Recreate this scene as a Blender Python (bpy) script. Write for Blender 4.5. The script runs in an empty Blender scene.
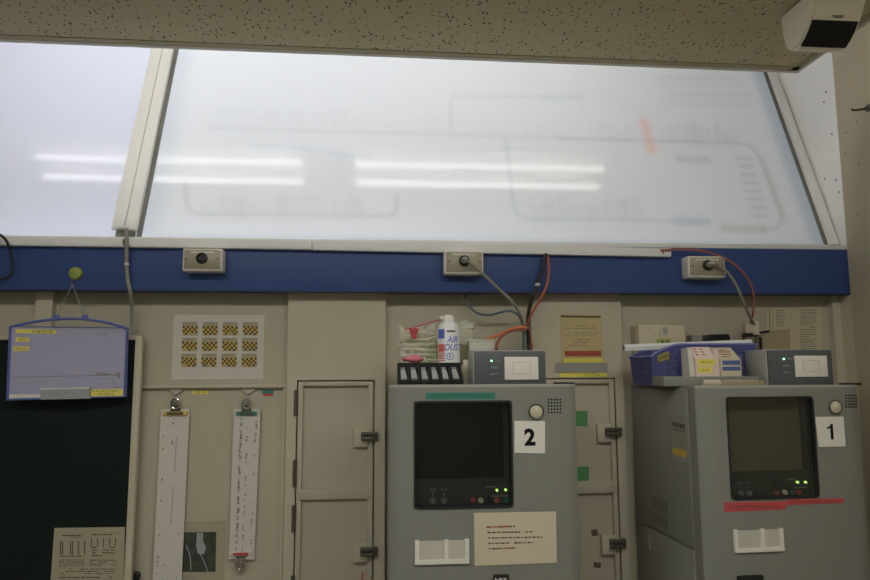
import bpy, bmesh, math, random
import numpy as np
from mathutils import Vector, Matrix
random.seed(7)
sc = bpy.context.scene
COL = sc.collection
EYE = 1.6

# ------------------------------------------------------------------ camera
FPX = 676.7
_a, _p, _r = [math.radians(v) for v in (4.72, 6.82, .25)]
F = Vector((math.sin(_a)*math.cos(_p), math.cos(_a)*math.cos(_p), math.sin(_p)))
R0 = Vector((math.cos(_a), -math.sin(_a), 0)); U0 = R0.cross(F)
RR = math.cos(_r)*R0 - math.sin(_r)*U0
UU = math.cos(_r)*U0 + math.sin(_r)*R0
cd = bpy.data.cameras.new('camera'); cam = bpy.data.objects.new('camera', cd); COL.objects.link(cam)
cd.sensor_width = 36.0; cd.lens = 36.0*FPX/870.0; cd.clip_start = .02
m = Matrix((RR, UU, -F)).transposed().to_4x4(); m.translation = (0, 0, EYE)
cam.matrix_world = m
sc.camera = cam

def ray(px, py): return F + RR*((px-435)/FPX) - UU*((py-290)/FPX)
FRAME = [Vector((0, 0, 0)), 0.0]        # centre and turn of a thing that is built square and then turned
def _fr(px, py):
    d = ray(px, py); c, th = FRAME; rot = Matrix.Rotation(-th, 3, 'Z')
    return rot @ (Vector((0, 0, EYE))-c)+c, rot @ d
def P(px, py, y):
    o, d = _fr(px, py); return o+d*((y-o.y)/d.y)
def PX(px, py, x):
    o, d = _fr(px, py); return o+d*((x-o.x)/d.x)

# ------------------------------------------------------------------ materials
def lin(c):
    c = c/255.0
    return c/12.92 if c <= .04045 else ((c+.055)/1.055)**2.4
def S(r, g, b, k=.41, sat=.84):
    c = [lin(v)/k for v in (r, g, b)]; l = .3*c[0]+.55*c[1]+.15*c[2]
    return tuple(max(.004, min(.9, l+(v-l)*sat)) for v in c)
def mat(name, rgb, rough=.5, metal=0, var=.06, scale=9, spec=.4, emit=0, emit_rgb=None, alpha=1, bump=0, coat=0):
    m = bpy.data.materials.new(name); m.use_nodes = True
    n = m.node_tree; b = n.nodes['Principled BSDF']
    b.inputs['Roughness'].default_value = rough; b.inputs['Metallic'].default_value = metal
    b.inputs['Specular IOR Level'].default_value = spec
    if coat: b.inputs['Coat Weight'].default_value = coat
    tc = n.nodes.new('ShaderNodeTexCoord'); nz = n.nodes.new('ShaderNodeTexNoise')
    nz.inputs['Scale'].default_value = scale; nz.inputs['Detail'].default_value = 5
    n.links.new(tc.outputs['Object'], nz.inputs['Vector'])
    mx = n.nodes.new('ShaderNodeMix'); mx.data_type = 'RGBA'
    mx.inputs[6].default_value = (*[v*(1-var) for v in rgb], 1)
    mx.inputs[7].default_value = (*[min(1, v*(1+var)) for v in rgb], 1)
    n.links.new(nz.outputs['Fac'], mx.inputs[0]); n.links.new(mx.outputs[2], b.inputs['Base Color'])
    if emit:
        b.inputs['Emission Color'].default_value = (*(emit_rgb or rgb), 1); b.inputs['Emission Strength'].default_value = emit
    if alpha < 1: b.inputs['Alpha'].default_value = alpha
    if bump:
        bp = n.nodes.new('ShaderNodeBump'); bp.inputs['Strength'].default_value = bump; bp.inputs['Distance'].default_value = .002
        n.links.new(nz.outputs['Fac'], bp.inputs['Height']); n.links.new(bp.outputs[0], b.inputs['Normal'])
    return m
M = {}
M['wall'] = mat('cream_painted_board', S(131,125,107), .55, var=.05, scale=3, spec=.3)
M['wall2'] = mat('cream_painted_frame', S(137,131,112), .5, var=.05, scale=4, spec=.3)
M['door'] = mat('cream_painted_door', S(131,124,107), .5, var=.05, scale=3, spec=.3)
M['blue'] = mat('blue_painted_steel', S(33,54,100), .45, var=.08, scale=5, spec=.35)
M['navy'] = mat('dark_blue_edge', S(24,36,66), .5)
M['grey'] = mat('grey_machine_paint', S(92,92,86), .45, var=.03, scale=4, spec=.35)
M['grey2'] = mat('pale_grey_machine_paint', S(116,115,108), .45, var=.03, spec=.35)
M['black'] = mat('black_plastic', S(18,19,19), .4)
M['gasket'] = mat('black_rubber', S(22,24,25), .6)
M['screen'] = mat('dark_screen', S(14,17,18), .25, var=.02, spec=.3)
M['panel_dark'] = mat('charcoal_panel', S(40,43,45), .5)
M['slate'] = mat('slate_front_panel', S(58,61,63), .45, var=.03)
M['white'] = mat('white_plastic', S(158,154,146), .4, var=.02)
M['screen_olive'] = mat('olive_painted_reflection', S(80,77,60), .35, var=.05, spec=.3)  # room reflection in machine one's glass, put into the screen colour
M['white_paper'] = mat('white_paper', S(148,144,135), .8, var=.03, spec=.1)
M['board_white'] = mat('whiteboard_enamel', S(120,119,142), .25, var=.02, spec=.4)
M['board_blue'] = mat('blue_plastic_frame', S(58,70,124), .4)
M['trunk'] = mat('white_pvc_trunking', S(186,182,170), .4, var=.03)
M['alu'] = mat('white_aluminium', S(190,185,164), .4, var=.03, spec=.4)
M['alu_tan'] = mat('tan_frame', S(146,122,90), .6, var=.06)  # browner than the frame strip beside it
M['alu_dark'] = mat('dark_gasket_and_shadow_strip', S(78,80,74), .6)
M['cream_paper'] = mat('cream_paper', S(144,135,114), .8, var=.03, spec=.1)
M['tan_paper'] = mat('aged_paper', S(122,114,94), .8, var=.04, spec=.1)
M['list_paper'] = mat('yellowed_list_paper', S(142,134,108), .8, var=.04, spec=.1)
M['kraft'] = mat('beige_card', S(114,104,78), .8, var=.05, spec=.1)
M['ink'] = mat('black_ink', S(60,57,50), .8, spec=.1)
M['ink_soft'] = mat('grey_ink', S(102,97,86), .8, spec=.1)
M['ink_black'] = mat('solid_black_ink', (.012,.012,.012), .7, spec=.1)
M['ink_red'] = mat('red_ink', S(126,72,58), .8, spec=.1)
M['ink_white'] = mat('pale_grey_print', S(104,108,112), .8, spec=.1)
M['yellow'] = mat('yellow_label', S(168,156,38), .7, spec=.1)
M['yellow_dim'] = mat('amber_yellow_print', S(146,122,34), .8, spec=.1)
M['yellow_poster'] = mat('yellow_poster_paper', S(138,124,84), .8, spec=.1)
M['red'] = mat('red_tape', S(140,42,46), .6)
M['red_band'] = mat('dull_red_print', S(124,56,44), .8, spec=.1)
M['teal'] = mat('teal_tape', S(18,92,80), .5)
M['green'] = mat('green_sticker', S(54,104,56), .6)
M['green_magnet'] = mat('green_magnet_plastic', S(100,110,30), .35, var=.1)
M['olive_label'] = mat('olive_yellow_label', S(118,108,36), .7)
M['lime'] = mat('lime_sticker', S(118,128,48), .7)
M['brown'] = mat('brown_tape', S(74,62,42), .6)
M['steel'] = mat('brushed_steel', (.5,.48,.42), .35, metal=.9, var=.1)
M['plate'] = mat('beige_metal_plate', S(112,106,88), .4, metal=.15, var=.05)
M['chrome'] = mat('chrome', (.6,.58,.54), .18, metal=1, var=.05)
M['dark_steel'] = mat('dark_steel', S(66,62,54), .4, metal=.3, var=.15)
M['cable_grey'] = mat('grey_cable', S(100,98,88), .5)
M['cable_black'] = mat('black_cable', S(28,30,31), .45)
M['cable_blue'] = mat('slate_blue_cable', S(60,76,86), .5)
M['cable_orange'] = mat('orange_cable', S(134,66,40), .5)
M['cable_red'] = mat('faded_red_cable', S(116,60,48), .5)
M['orange'] = mat('orange_tie', S(156,84,48), .5)
M['chalk'] = mat('dark_green_chalkboard', S(11,20,19), .5, var=.15, spec=.25)
M['violet'] = mat('blue_violet_plastic', S(76,79,132), .45, var=.05)
M['pink'] = mat('pink_plastic', S(158,76,88), .5)
M['pink_paper'] = mat('pale_pink_card', S(158,142,134), .7, spec=.1)
M['cell'] = mat('grey_cell_slot', S(112,114,114), .5)
M['bone'] = mat('bone_plastic', S(140,132,110), .5)
M['olive'] = mat('olive_card', S(98,92,66), .7)
M['label_blue'] = mat('blue_label_print', S(52,78,148), .6)
M['label_red'] = mat('red_label_print', S(160,70,58), .6)
M['can'] = mat('white_can_lacquer', S(186,182,182), .25, var=.02, coat=.4)
M['stripe_blue'] = mat('blue_stripe_print', S(58,76,118), .7, spec=.1)
M['photo'] = mat('dark_photo_print', S(48,50,44), .35, var=.9, scale=26)
M['sensor'] = mat('off_white_sensor_case', S(158,150,134), .4, var=.02, k=.3) if False else mat('off_white_sensor_case', S(158,150,132, .36), .4, var=.02)
M['sensor_window'] = mat('black_sensor_window', S(14,13,11), .3, var=.02, spec=.25)
M['side_white'] = mat('white_side_board', S(200,194,176), .7, var=.03, spec=.2)
M['side_grey'] = mat('grey_brown_board', S(124,116,98), .6, var=.1, scale=2, spec=.2)
M['floor'] = mat('grey_vinyl_floor', (.25,.24,.22), .5)
M['room'] = mat('pale_room_wall', (.45,.42,.36), .7)
M['led'] = mat('green_led', (.4,1,.5), .4, emit=1.3, emit_rgb=(.45,1,.6))
M['led_y'] = mat('yellow_green_led', (.6,1,.2), .4, emit=1.6, emit_rgb=(.6,1,.2))
M['tube'] = mat('fluorescent_tube', (.9,.9,.9), .4, emit=11, emit_rgb=(1,.985,.93))
M['lamp'] = mat('lamp_diffuser', (.9,.9,.9), .4, emit=10.5, emit_rgb=(1,.995,.93))
M['added_backlight'] = mat('unseen_hall_light', (.9,.9,.9), .4, emit=4.4, emit_rgb=(.88,.94,1.06))  # glow of the added panel behind the boards

def glassy(name, tint, gloss, rough=.03):
    m = bpy.data.materials.new(name); m.use_nodes = True; n = m.node_tree; n.nodes.clear()
    o = n.nodes.new('ShaderNodeOutputMaterial'); mx = n.nodes.new('ShaderNodeMixShader')
    t = n.nodes.new('ShaderNodeBsdfTransparent'); g = n.nodes.new('ShaderNodeBsdfGlossy')
    t.inputs[0].default_value = (*tint, 1); g.inputs['Roughness'].default_value = rough
    fr = n.nodes.new('ShaderNodeFresnel'); fr.inputs[0].default_value = gloss
    ge = n.nodes.new('ShaderNodeNewGeometry'); iv = n.nodes.new('ShaderNodeMath'); iv.operation = 'SUBTRACT'; iv.inputs[0].default_value = 1; n.links.new(ge.outputs['Backfacing'], iv.inputs[1])
    fm = n.nodes.new('ShaderNodeMath'); fm.operation = 'MULTIPLY'; n.links.new(fr.outputs[0], fm.inputs[0]); n.links.new(iv.outputs[0], fm.inputs[1])
    n.links.new(fm.outputs[0], mx.inputs[0]); n.links.new(t.outputs[0], mx.inputs[1]); n.links.new(g.outputs[0], mx.inputs[2])
    n.links.new(mx.outputs[0], o.inputs[0]); return m
M['glass'] = glassy('tinted_glass', (.78,.79,.76), 1.75)
def film(name, rgb, op, rough=.15):
    m = bpy.data.materials.new(name); m.use_nodes = True; n = m.node_tree; n.nodes.clear()
    o = n.nodes.new('ShaderNodeOutputMaterial'); mx = n.nodes.new('ShaderNodeMixShader'); mx.inputs[0].default_value = op
    t = n.nodes.new('ShaderNodeBsdfTransparent'); b = n.nodes.new('ShaderNodeBsdfPrincipled')
    t.inputs[0].default_value = (.97,.97,.95,1)
    b.inputs['Base Color'].default_value = (*rgb, 1); b.inputs['Roughness'].default_value = rough
    n.links.new(t.outputs[0], mx.inputs[1]); n.links.new(b.outputs[0], mx.inputs[2]); n.links.new(mx.outputs[0], o.inputs[0]); return m
M['film'] = film('clear_plastic_film', S(170,168,150), .38, .12)
M['clear'] = film('frosted_clear_plastic', S(158,156,146), .6, .2)
M['strip_clear'] = film('grey_clear_plastic', S(118,118,112), .8, .2)

def board_mat():
    m = bpy.data.materials.new('translucent_printed_acrylic'); m.use_nodes = True; n = m.node_tree; n.nodes.clear()
    o = n.nodes.new('ShaderNodeOutputMaterial'); mx = n.nodes.new('ShaderNodeMixShader'); mx.inputs[0].default_value = .5
    at = n.nodes.new('ShaderNodeVertexColor'); at.layer_name = 'print'
    b = n.nodes.new('ShaderNodeBsdfPrincipled'); t = n.nodes.new('ShaderNodeBsdfTranslucent')
    b.inputs['Roughness'].default_value = .06; b.inputs['Specular IOR Level'].default_value = .5
    n.links.new(at.outputs[0], b.inputs['Base Color']); n.links.new(at.outputs[0], t.inputs[0])
    n.links.new(b.outputs[0], mx.inputs[1]); n.links.new(t.outputs[0], mx.inputs[2]); n.links.new(mx.outputs[0], o.inputs[0]); return m
M['board'] = board_mat()

def ceiling_mat():
    m = bpy.data.materials.new('fissured_ceiling_tile'); m.use_nodes = True; n = m.node_tree; b = n.nodes['Principled BSDF']
    b.inputs['Roughness'].default_value = .85; b.inputs['Specular IOR Level'].default_value = .1
    tc = n.nodes.new('ShaderNodeTexCoord')
    def fiss(rot, sx, sy, thr, keep, off):
        mp = n.nodes.new('ShaderNodeMapping'); mp.inputs['Scale'].default_value = (sx, sy, 1); mp.inputs['Rotation'].default_value = (0, 0, rot); mp.inputs['Location'].default_value = (off, off*.7, 0)
        nz = n.nodes.new('ShaderNodeTexNoise'); nz.inputs['Scale'].default_value = 40
        ad = n.nodes.new('ShaderNodeMixRGB'); ad.blend_type = 'ADD'; ad.inputs[0].default_value = .012
        n.links.new(tc.outputs['Object'], nz.inputs['Vector']); n.links.new(tc.outputs['Object'], ad.inputs[1]); n.links.new(nz.outputs['Color'], ad.inputs[2])
        n.links.new(ad.outputs[0], mp.inputs[0])
        v = n.nodes.new('ShaderNodeTexVoronoi'); v.voronoi_dimensions = '2D'; v.inputs['Scale'].default_value = 1
        n.links.new(mp.outputs[0], v.inputs['Vector'])
        lt = n.nodes.new('ShaderNodeMath'); lt.operation = 'LESS_THAN'; lt.inputs[1].default_value = thr
        n.links.new(v.outputs['Distance'], lt.inputs[0])
        sp = n.nodes.new('ShaderNodeSeparateColor'); n.links.new(v.outputs['Color'], sp.inputs[0])
        gt = n.nodes.new('ShaderNodeMath'); gt.operation = 'GREATER_THAN'; gt.inputs[1].default_value = keep
        n.links.new(sp.outputs[0], gt.inputs[0])
        ml = n.nodes.new('ShaderNodeMath'); ml.operation = 'MULTIPLY'; n.links.new(lt.outputs[0], ml.inputs[0]); n.links.new(gt.outputs[0], ml.inputs[1])
        return ml
    f = [fiss(.5, 60, 27, .14, .8, 0), fiss(-.25, 58, 23, .13, .82, 3.3), fiss(.1, 55, 55, .15, .8, 7.7)]
    mxs = f[0]
    for g in f[1:]:
        a = n.nodes.new('ShaderNodeMath'); a.operation = 'MAXIMUM'; n.links.new(mxs.outputs[0], a.inputs[0]); n.links.new(g.outputs[0], a.inputs[1]); mxs = a
    # tile joint: one faint line across, short lines along
    sep = n.nodes.new('ShaderNodeSeparateXYZ'); n.links.new(tc.outputs['Object'], sep.inputs[0])
    nz = n.nodes.new('ShaderNodeTexNoise'); nz.inputs['Scale'].default_value = 3; n.links.new(tc.outputs['Object'], nz.inputs[0])
    c = n.nodes.new('ShaderNodeMix'); c.data_type = 'RGBA'; c.inputs[6].default_value = (*S(112,104,80,.30), 1); c.inputs[7].default_value = (*S(120,112,88,.30), 1)
    n.links.new(nz.outputs['Fac'], c.inputs[0])
    k = n.nodes.new('ShaderNodeMix'); k.data_type = 'RGBA'; k.inputs[7].default_value = (*S(58,50,34,.32), 1)
    n.links.new(mxs.outputs[0], k.inputs[0]); n.links.new(c.outputs[2], k.inputs[6]); n.links.new(k.outputs[2], b.inputs['Base Color'])
    return m
M['tile'] = ceiling_mat()
M['tile_edge'] = mat('olive_ceiling_edge', S(100,92,62,.34), .6)
M['tile_trim'] = mat('grey_ceiling_trim', S(128,124,114,.36), .5)

# ------------------------------------------------------------------ mesh helpers
ORI = {}
def smooth_pts(pts, sub=6):
    pts = [Vector(p) for p in pts]
    if len(pts) < 3: return pts
    out = []
    for i in range(len(pts)-1):
        p0 = pts[max(i-1, 0)]; p1 = pts[i]; p2 = pts[i+1]; p3 = pts[min(i+2, len(pts)-1)]
        for k in range(sub):
            t = k/sub
            out.append(.5*((2*p1)+(p2-p0)*t+(2*p0-5*p1+4*p2-p3)*t*t+(3*p1-p0-3*p2+p3)*t**3))
    out.append(pts[-1]); return out
class MB:
    def __init__(s): s.bm = bmesh.new()
    def box(s, x0, x1, y0, y1, z0, z1, bev=0, seg=2):
        x0, x1 = sorted((x0, x1)); y0, y1 = sorted((y0, y1)); z0, z1 = sorted((z0, z1))
        g = bmesh.ops.create_cube(s.bm, size=1)['verts']
        for v in g: v.co = Vector(((x0+x1)/2+v.co.x*(x1-x0), (y0+y1)/2+v.co.y*(y1-y0), (z0+z1)/2+v.co.z*(z1-z0)))
        if bev:
            ed = list({e for v in g for e in v.link_edges})
            bmesh.ops.bevel(s.bm, geom=ed, offset=bev, segments=seg, affect='EDGES', profile=.5)
        return s
    def prism(s, poly, vec):
        vec = Vector(vec); a = [s.bm.verts.new(Vector(p)) for p in poly]; b = [s.bm.verts.new(Vector(p)+vec) for p in poly]
        fs = [s.bm.faces.new(a), s.bm.faces.new(b[::-1])]
        n = len(poly)
        for i in range(n): fs.append(s.bm.faces.new((a[i], b[i], b[(i+1) % n], a[(i+1) % n])))
        bmesh.ops.recalc_face_normals(s.bm, faces=fs); return s
    def px(s, pts, y, t=.0008):          # outline seen on the plane y, given its own thickness
        return s.prism([P(a, b, y) for a, b in pts], (0, t, 0))
    def pxr(s, x0, y0, x1, y1, y, t=.0008): return s.px([(x0, y0), (x1, y0), (x1, y1), (x0, y1)], y, t)
    def ring(s, outer, inner, vec):
        vec = Vector(vec); n = len(outer)
        A = [s.bm.verts.new(Vector(p)) for p in outer]; B = [s.bm.verts.new(Vector(p)) for p in inner]
        C_ = [s.bm.verts.new(Vector(p)+vec) for p in outer]; D = [s.bm.verts.new(Vector(p)+vec) for p in inner]
        fs = []
        for i in range(n):
            j = (i+1) % n
            fs += [s.bm.faces.new((A[i], A[j], B[j], B[i])), s.bm.faces.new((C_[i], D[i], D[j], C_[j])), s.bm.faces.new((A[i], C_[i], C_[j], A[j])), s.bm.faces.new((B[i], B[j], D[j], D[i]))]
        bmesh.ops.recalc_face_normals(s.bm, faces=fs); return s
    def cyl(s, c, axis, r, h, seg=24, r2=None):
        r2 = r if r2 is None else r2; c = Vector(c)
        u, v, w = {'x': ((0,1,0),(0,0,1),(1,0,0)), 'y': ((1,0,0),(0,0,1),(0,1,0)), 'z': ((1,0,0),(0,1,0),(0,0,1))}[axis]
        u, v, w = Vector(u), Vector(v), Vector(w)
        a = [s.bm.verts.new(c+u*r*math.cos(2*math.pi*i/seg)+v*r*math.sin(2*math.pi*i/seg)) for i in range(seg)]
        b = [s.bm.verts.new(c+w*h+u*r2*math.cos(2*math.pi*i/seg)+v*r2*math.sin(2*math.pi*i/seg)) for i in range(seg)]
        fs = [s.bm.faces.new(a), s.bm.faces.new(b)]
        for i in range(seg): fs.append(s.bm.faces.new((a[i], a[(i+1) % seg], b[(i+1) % seg], b[i])))
        bmesh.ops.recalc_face_normals(s.bm, faces=fs); return s
    def lathe(s, prof, c, seg=28, axis='z'):
        c = Vector(c); rings = []
        for r, z in prof:
            ring = []
            for i in range(seg):
                t = 2*math.pi*i/seg; a, b = r*math.cos(t), r*math.sin(t)
                ring.append(s.bm.verts.new(c+(Vector((a, b, z)) if axis == 'z' else Vector((a, z, b)))))
            rings.append(ring)
        fs = []
        for k in range(len(rings)-1):
            for i in range(seg): fs.append(s.bm.faces.new((rings[k][i], rings[k][(i+1) % seg], rings[k+1][(i+1) % seg], rings[k+1][i])))
        fs += [s.bm.faces.new(rings[0]), s.bm.faces.new(rings[-1])]
        bmesh.ops.recalc_face_normals(s.bm, faces=fs); return s
    def tube(s, pts, r, seg=8, sub=6, flat=1.0):
        pts = smooth_pts(pts, sub); n = len(pts); rings = []; up = Vector((0, 1, 0)); fs = []
        for i, p in enumerate(pts):
            d = (pts[min(i+1, n-1)]-pts[max(i-1, 0)]).normalized()
            a = d.cross(up)
            if a.length < .05: a = d.cross(Vector((1, 0, 0)))
            a.normalize(); b = d.cross(a).normalized()
            rings.append([s.bm.verts.new(p+a*r*math.cos(2*math.pi*k/seg)+b*r*flat*math.sin(2*math.pi*k/seg)) for k in range(seg)])
        for i in range(n-1):
            for k in range(seg): fs.append(s.bm.faces.new((rings[i][k], rings[i][(k+1) % seg], rings[i+1][(k+1) % seg], rings[i+1][k])))
        fs += [s.bm.faces.new(rings[0]), s.bm.faces.new(rings[-1])]
        bmesh.ops.recalc_face_normals(s.bm, faces=fs); return s
    def xf(s, mtx): bmesh.ops.transform(s.bm, matrix=mtx, verts=s.bm.verts); return s
    def build(s, name, m, parent=None, smooth=True, label=None):
        me = bpy.data.meshes.new(name)
        vs = [v.co for v in s.bm.verts]
        if parent is not None: o0 = ORI[parent.name]
        else:
            lo = [min(v[i] for v in vs) for i in range(3)]; hi = [max(v[i] for v in vs) for i in range(3)]
            o0 = Vector(((lo[0]+hi[0])/2, (lo[1]+hi[1])/2, lo[2]))
        for v in s.bm.verts: v.co = v.co-o0
        s.bm.to_mesh(me); s.bm.free()
        me.materials.append(M[m] if isinstance(m, str) else m)
        if smooth:
            me.polygons.foreach_set('use_smooth', [True]*len(me.polygons)); me.set_sharp_from_angle(angle=math.radians(32))
        o = bpy.data.objects.new(name, me); COL.objects.link(o)
        if parent is not None: o.parent = parent; ORI[o.name] = o0.copy()
        else: o.location = o0; ORI[o.name] = o0.copy()
        if label: o['label'] = label
        return o
def thing(name, label, cat, loc, group=None):
    o = bpy.data.objects.new(name, None); COL.objects.link(o); o.empty_display_size = .05
    o.location = loc; ORI[o.name] = Vector(loc); o['label'] = label; o['category'] = cat
    if group: o['group'] = group
    return o
def tag(o, label, cat, group=None):
    o['label'] = label; o['category'] = cat
    if group: o['group'] = group
    return o
def struct(o): o['kind'] = 'structure'; return o
def dashes(mb, x0, y0, x1, y1, y, rows, fill=.75, h=.42, wmin=2.0, wmax=7.0, skew=0, ragged=.0):
    """broken print rows inside a pixel rectangle of the plane y (illegible writing)"""
    dy = (y1-y0)/rows
    for k in range(rows):
        yy = y0+dy*(k+.5); x = x0; end = x1-(x1-x0)*ragged*random.random()
        while x < end:
            w = min(random.uniform(wmin, wmax), end-x)
            if w > .5 and random.random() < fill:
                s0 = skew*(x-x0)/(x1-x0); hh = dy*h*random.uniform(.7, 1)/2
                mb.px([(x, yy+s0-hh), (x+w, yy+s0-hh), (x+w, yy+s0+hh), (x, yy+s0+hh)], y, .0003)
            x += w+random.uniform(.5, 1.6)
    return mb
def glyphs(mb, x0, y0, x1, y1, y, n, dens=4, lw=.35):
    """n little stroke clusters in a row, like small printed characters too small to read"""
    w = (x1-x0)/n
    for i in range(n):
        a = x0+i*w+.1*w; b = x0+(i+1)*w-.1*w
        for _ in range(dens):
            if random.random() < .5:
                t = random.uniform(y0, y1-lw); mb.pxr(a, t, b, t+lw, y, .0003)
            else:
                t = random.uniform(a, b-lw); mb.pxr(t, y0, t+lw, y1, y, .0003)
    return mb
def text_obj(txt, size, m, name, parent, origin, bold=0, shear=0, flat_y=True, stretch=1, bend=None):
    cu = bpy.data.curves.new(name, 'FONT'); cu.body = txt; cu.size = size; cu.align_x = 'CENTER'; cu.align_y = 'CENTER'
    cu.offset = bold; cu.shear = shear; cu.resolution_u = 4
    t = bpy.data.objects.new('tmp_text', cu); COL.objects.link(t)
    dg = bpy.context.evaluated_depsgraph_get(); me = bpy.data.meshes.new_from_object(t.evaluated_get(dg))
    bpy.data.objects.remove(t)
    mb = MB(); mb.bm.from_mesh(me); bpy.data.meshes.remove(me)
    ys = [v.co.y for v in mb.bm.verts]; xs = [v.co.x for v in mb.bm.verts]; cy = (min(ys)+max(ys))/2; cx = (min(xs)+max(xs))/2
    origin = Vector(origin)
    for v in mb.bm.verts:
        x, z = (v.co.x-cx)*stretch, v.co.y-cy
        if bend is None: v.co = origin+Vector((x, 0, z))
        else:
            c, r = bend; th = math.asin(max(-.99, min(.99, (origin.x-c.x)/r)))+x/r
            v.co = Vector((c.x+r*math.sin(th), c.y-r*math.cos(th), origin.z+z))
    return mb.build(name, m, parent, smooth=False)

# depth planes
YB, YS, YK = 2.17, 2.225, 2.255      # beam face, framed wall face, recessed wall face
XS = 1.603                            # right side wall
ZC = EYE+.964                         # dropped ceiling underside
ZT = EYE+1.62                         # upper ceiling
X_L = -2.3
def zpx(px, py, y): return P(px, py, y).z
def xpx(px, py, y): return P(px, py, y).x

# ------------------------------------------------------------------ room shell
struct(MB().box(X_L-.1, XS+.1, -2.6, 4.3, -.1, 0).build('floor', 'floor'))
z_sill0, z_sill1 = EYE+.408, EYE+.425
struct(MB().box(X_L, XS+.06, YK, YK+.06, 0, z_sill0).build('wall_back', 'wall'))
mb = MB().box(XS, XS+.06, YB-.004, 4.3, 0, ZT)
struct(mb.build('wall_right', 'side_white'))
mb = MB().box(XS-.004, XS+.06, -2.6, YB-.004, 0, ZT)
wr = struct(mb.build('wall_side', 'side_grey'))
struct(MB().box(X_L-.06, X_L, -2.6, 4.3, 0, ZT).build('wall_left', 'room'))
struct(MB().box(X_L-.06, XS+.06, -2.66, -2.6, 0, ZT).build('wall_rear', 'room'))
struct(MB().box(X_L-.06, XS+.06, 4.3, 4.36, 0, ZT).build('wall_hall', 'room'))
struct(MB().box(XS-.003, XS, YB-.004, YK, 0, EYE+.2525).build('trim_10', 'wall2'))
struct(MB().box(X_L-.06, XS+.06, -2.66, 4.36, ZT, ZT+.06).build('ceiling_upper', 'room'))
# screws on the side boards
mb = MB()
for px_, py_ in ((846,133),(845,153),(857,122),(859,164),(857,215)):
    q = PX(px_, py_, XS-.004); mb.cyl((XS-.0055, q.y, q.z), 'x', .004, .0016, 10)
mb.build('screw_heads', 'kraft', wr)
mb = MB()
for px_, py_ in ((826,92),(824,102),(832,134),(825,179),(836,180),(839,192)):
    q = PX(px_, py_, XS); mb.cyl((XS-.0015, q.y, q.z), 'x', .004, .0016, 10)
mb.build('screw_heads', 'cable_grey', bpy.data.objects['wall_right'])
# dropped ceiling
XC = 1.362
struct(MB().box(X_L, XC-.036, -2.6, 1.958, ZC+.003, ZC+.03).build('ceiling', 'tile'))
mb = MB().box(X_L, XC-.012, 1.958, 1.984, ZC+.001, ZC+.034).box(XC-.036, XC-.012, -2.6, 1.984, ZC+.001, ZC+.034)
mb.build('edge_bead', 'tile_edge', bpy.data.objects['ceiling'])
struct(MB().box(X_L, XC, 1.984, 2.0, ZC, ZC+.04).box(XC-.012, XC, -2.6, 1.984, ZC, ZC+.04).build('trim_1', 'tile_trim'))

for o_ in (bpy.data.objects['ceiling'], bpy.data.objects['edge_bead'], bpy.data.objects['trim_1']):   # the ceiling edge runs a touch off square
    for v in o_.data.vertices:
        w0 = v.co+ORI[o_.name]; v.co.y += .0122*(w0.x-.2)
# wall framing: pilasters, surrounds, beads
def frame_box(x0, x1, z0, z1, y=YS, yb=YK): return (x0, x1, y, yb, z0, z1)
zb_top = EYE+.33
mb = MB()
xa, xb = xpx(35, 310, YS), xpx(52, 310, YS); mb.box(xa, xb, YS, YK, 0, zb_top)
struct(mb.build('trim_2', 'wall2'))
xa, xb = xpx(831, 330, YS), XS
struct(MB().box(xa+.012, xb, YS, YK, 0, zb_top).build('trim_3', 'wall2'))
# lower panel bead left of the first door
zr1, zr0 = zpx(210, 385.2, YS), zpx(210, 388.2, YS)
xr1, xr0 = xpx(285, 420, YS), xpx(282, 420, YS)
xl = xpx(133, 400, YS)
struct(MB().box(-.78, xr1, YS+.012, YK, zr0, zr1, .002).box(xr0, xr1, YS+.012, YK, 0, zr0+.001).build('trim_4', 'wall2'))

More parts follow.
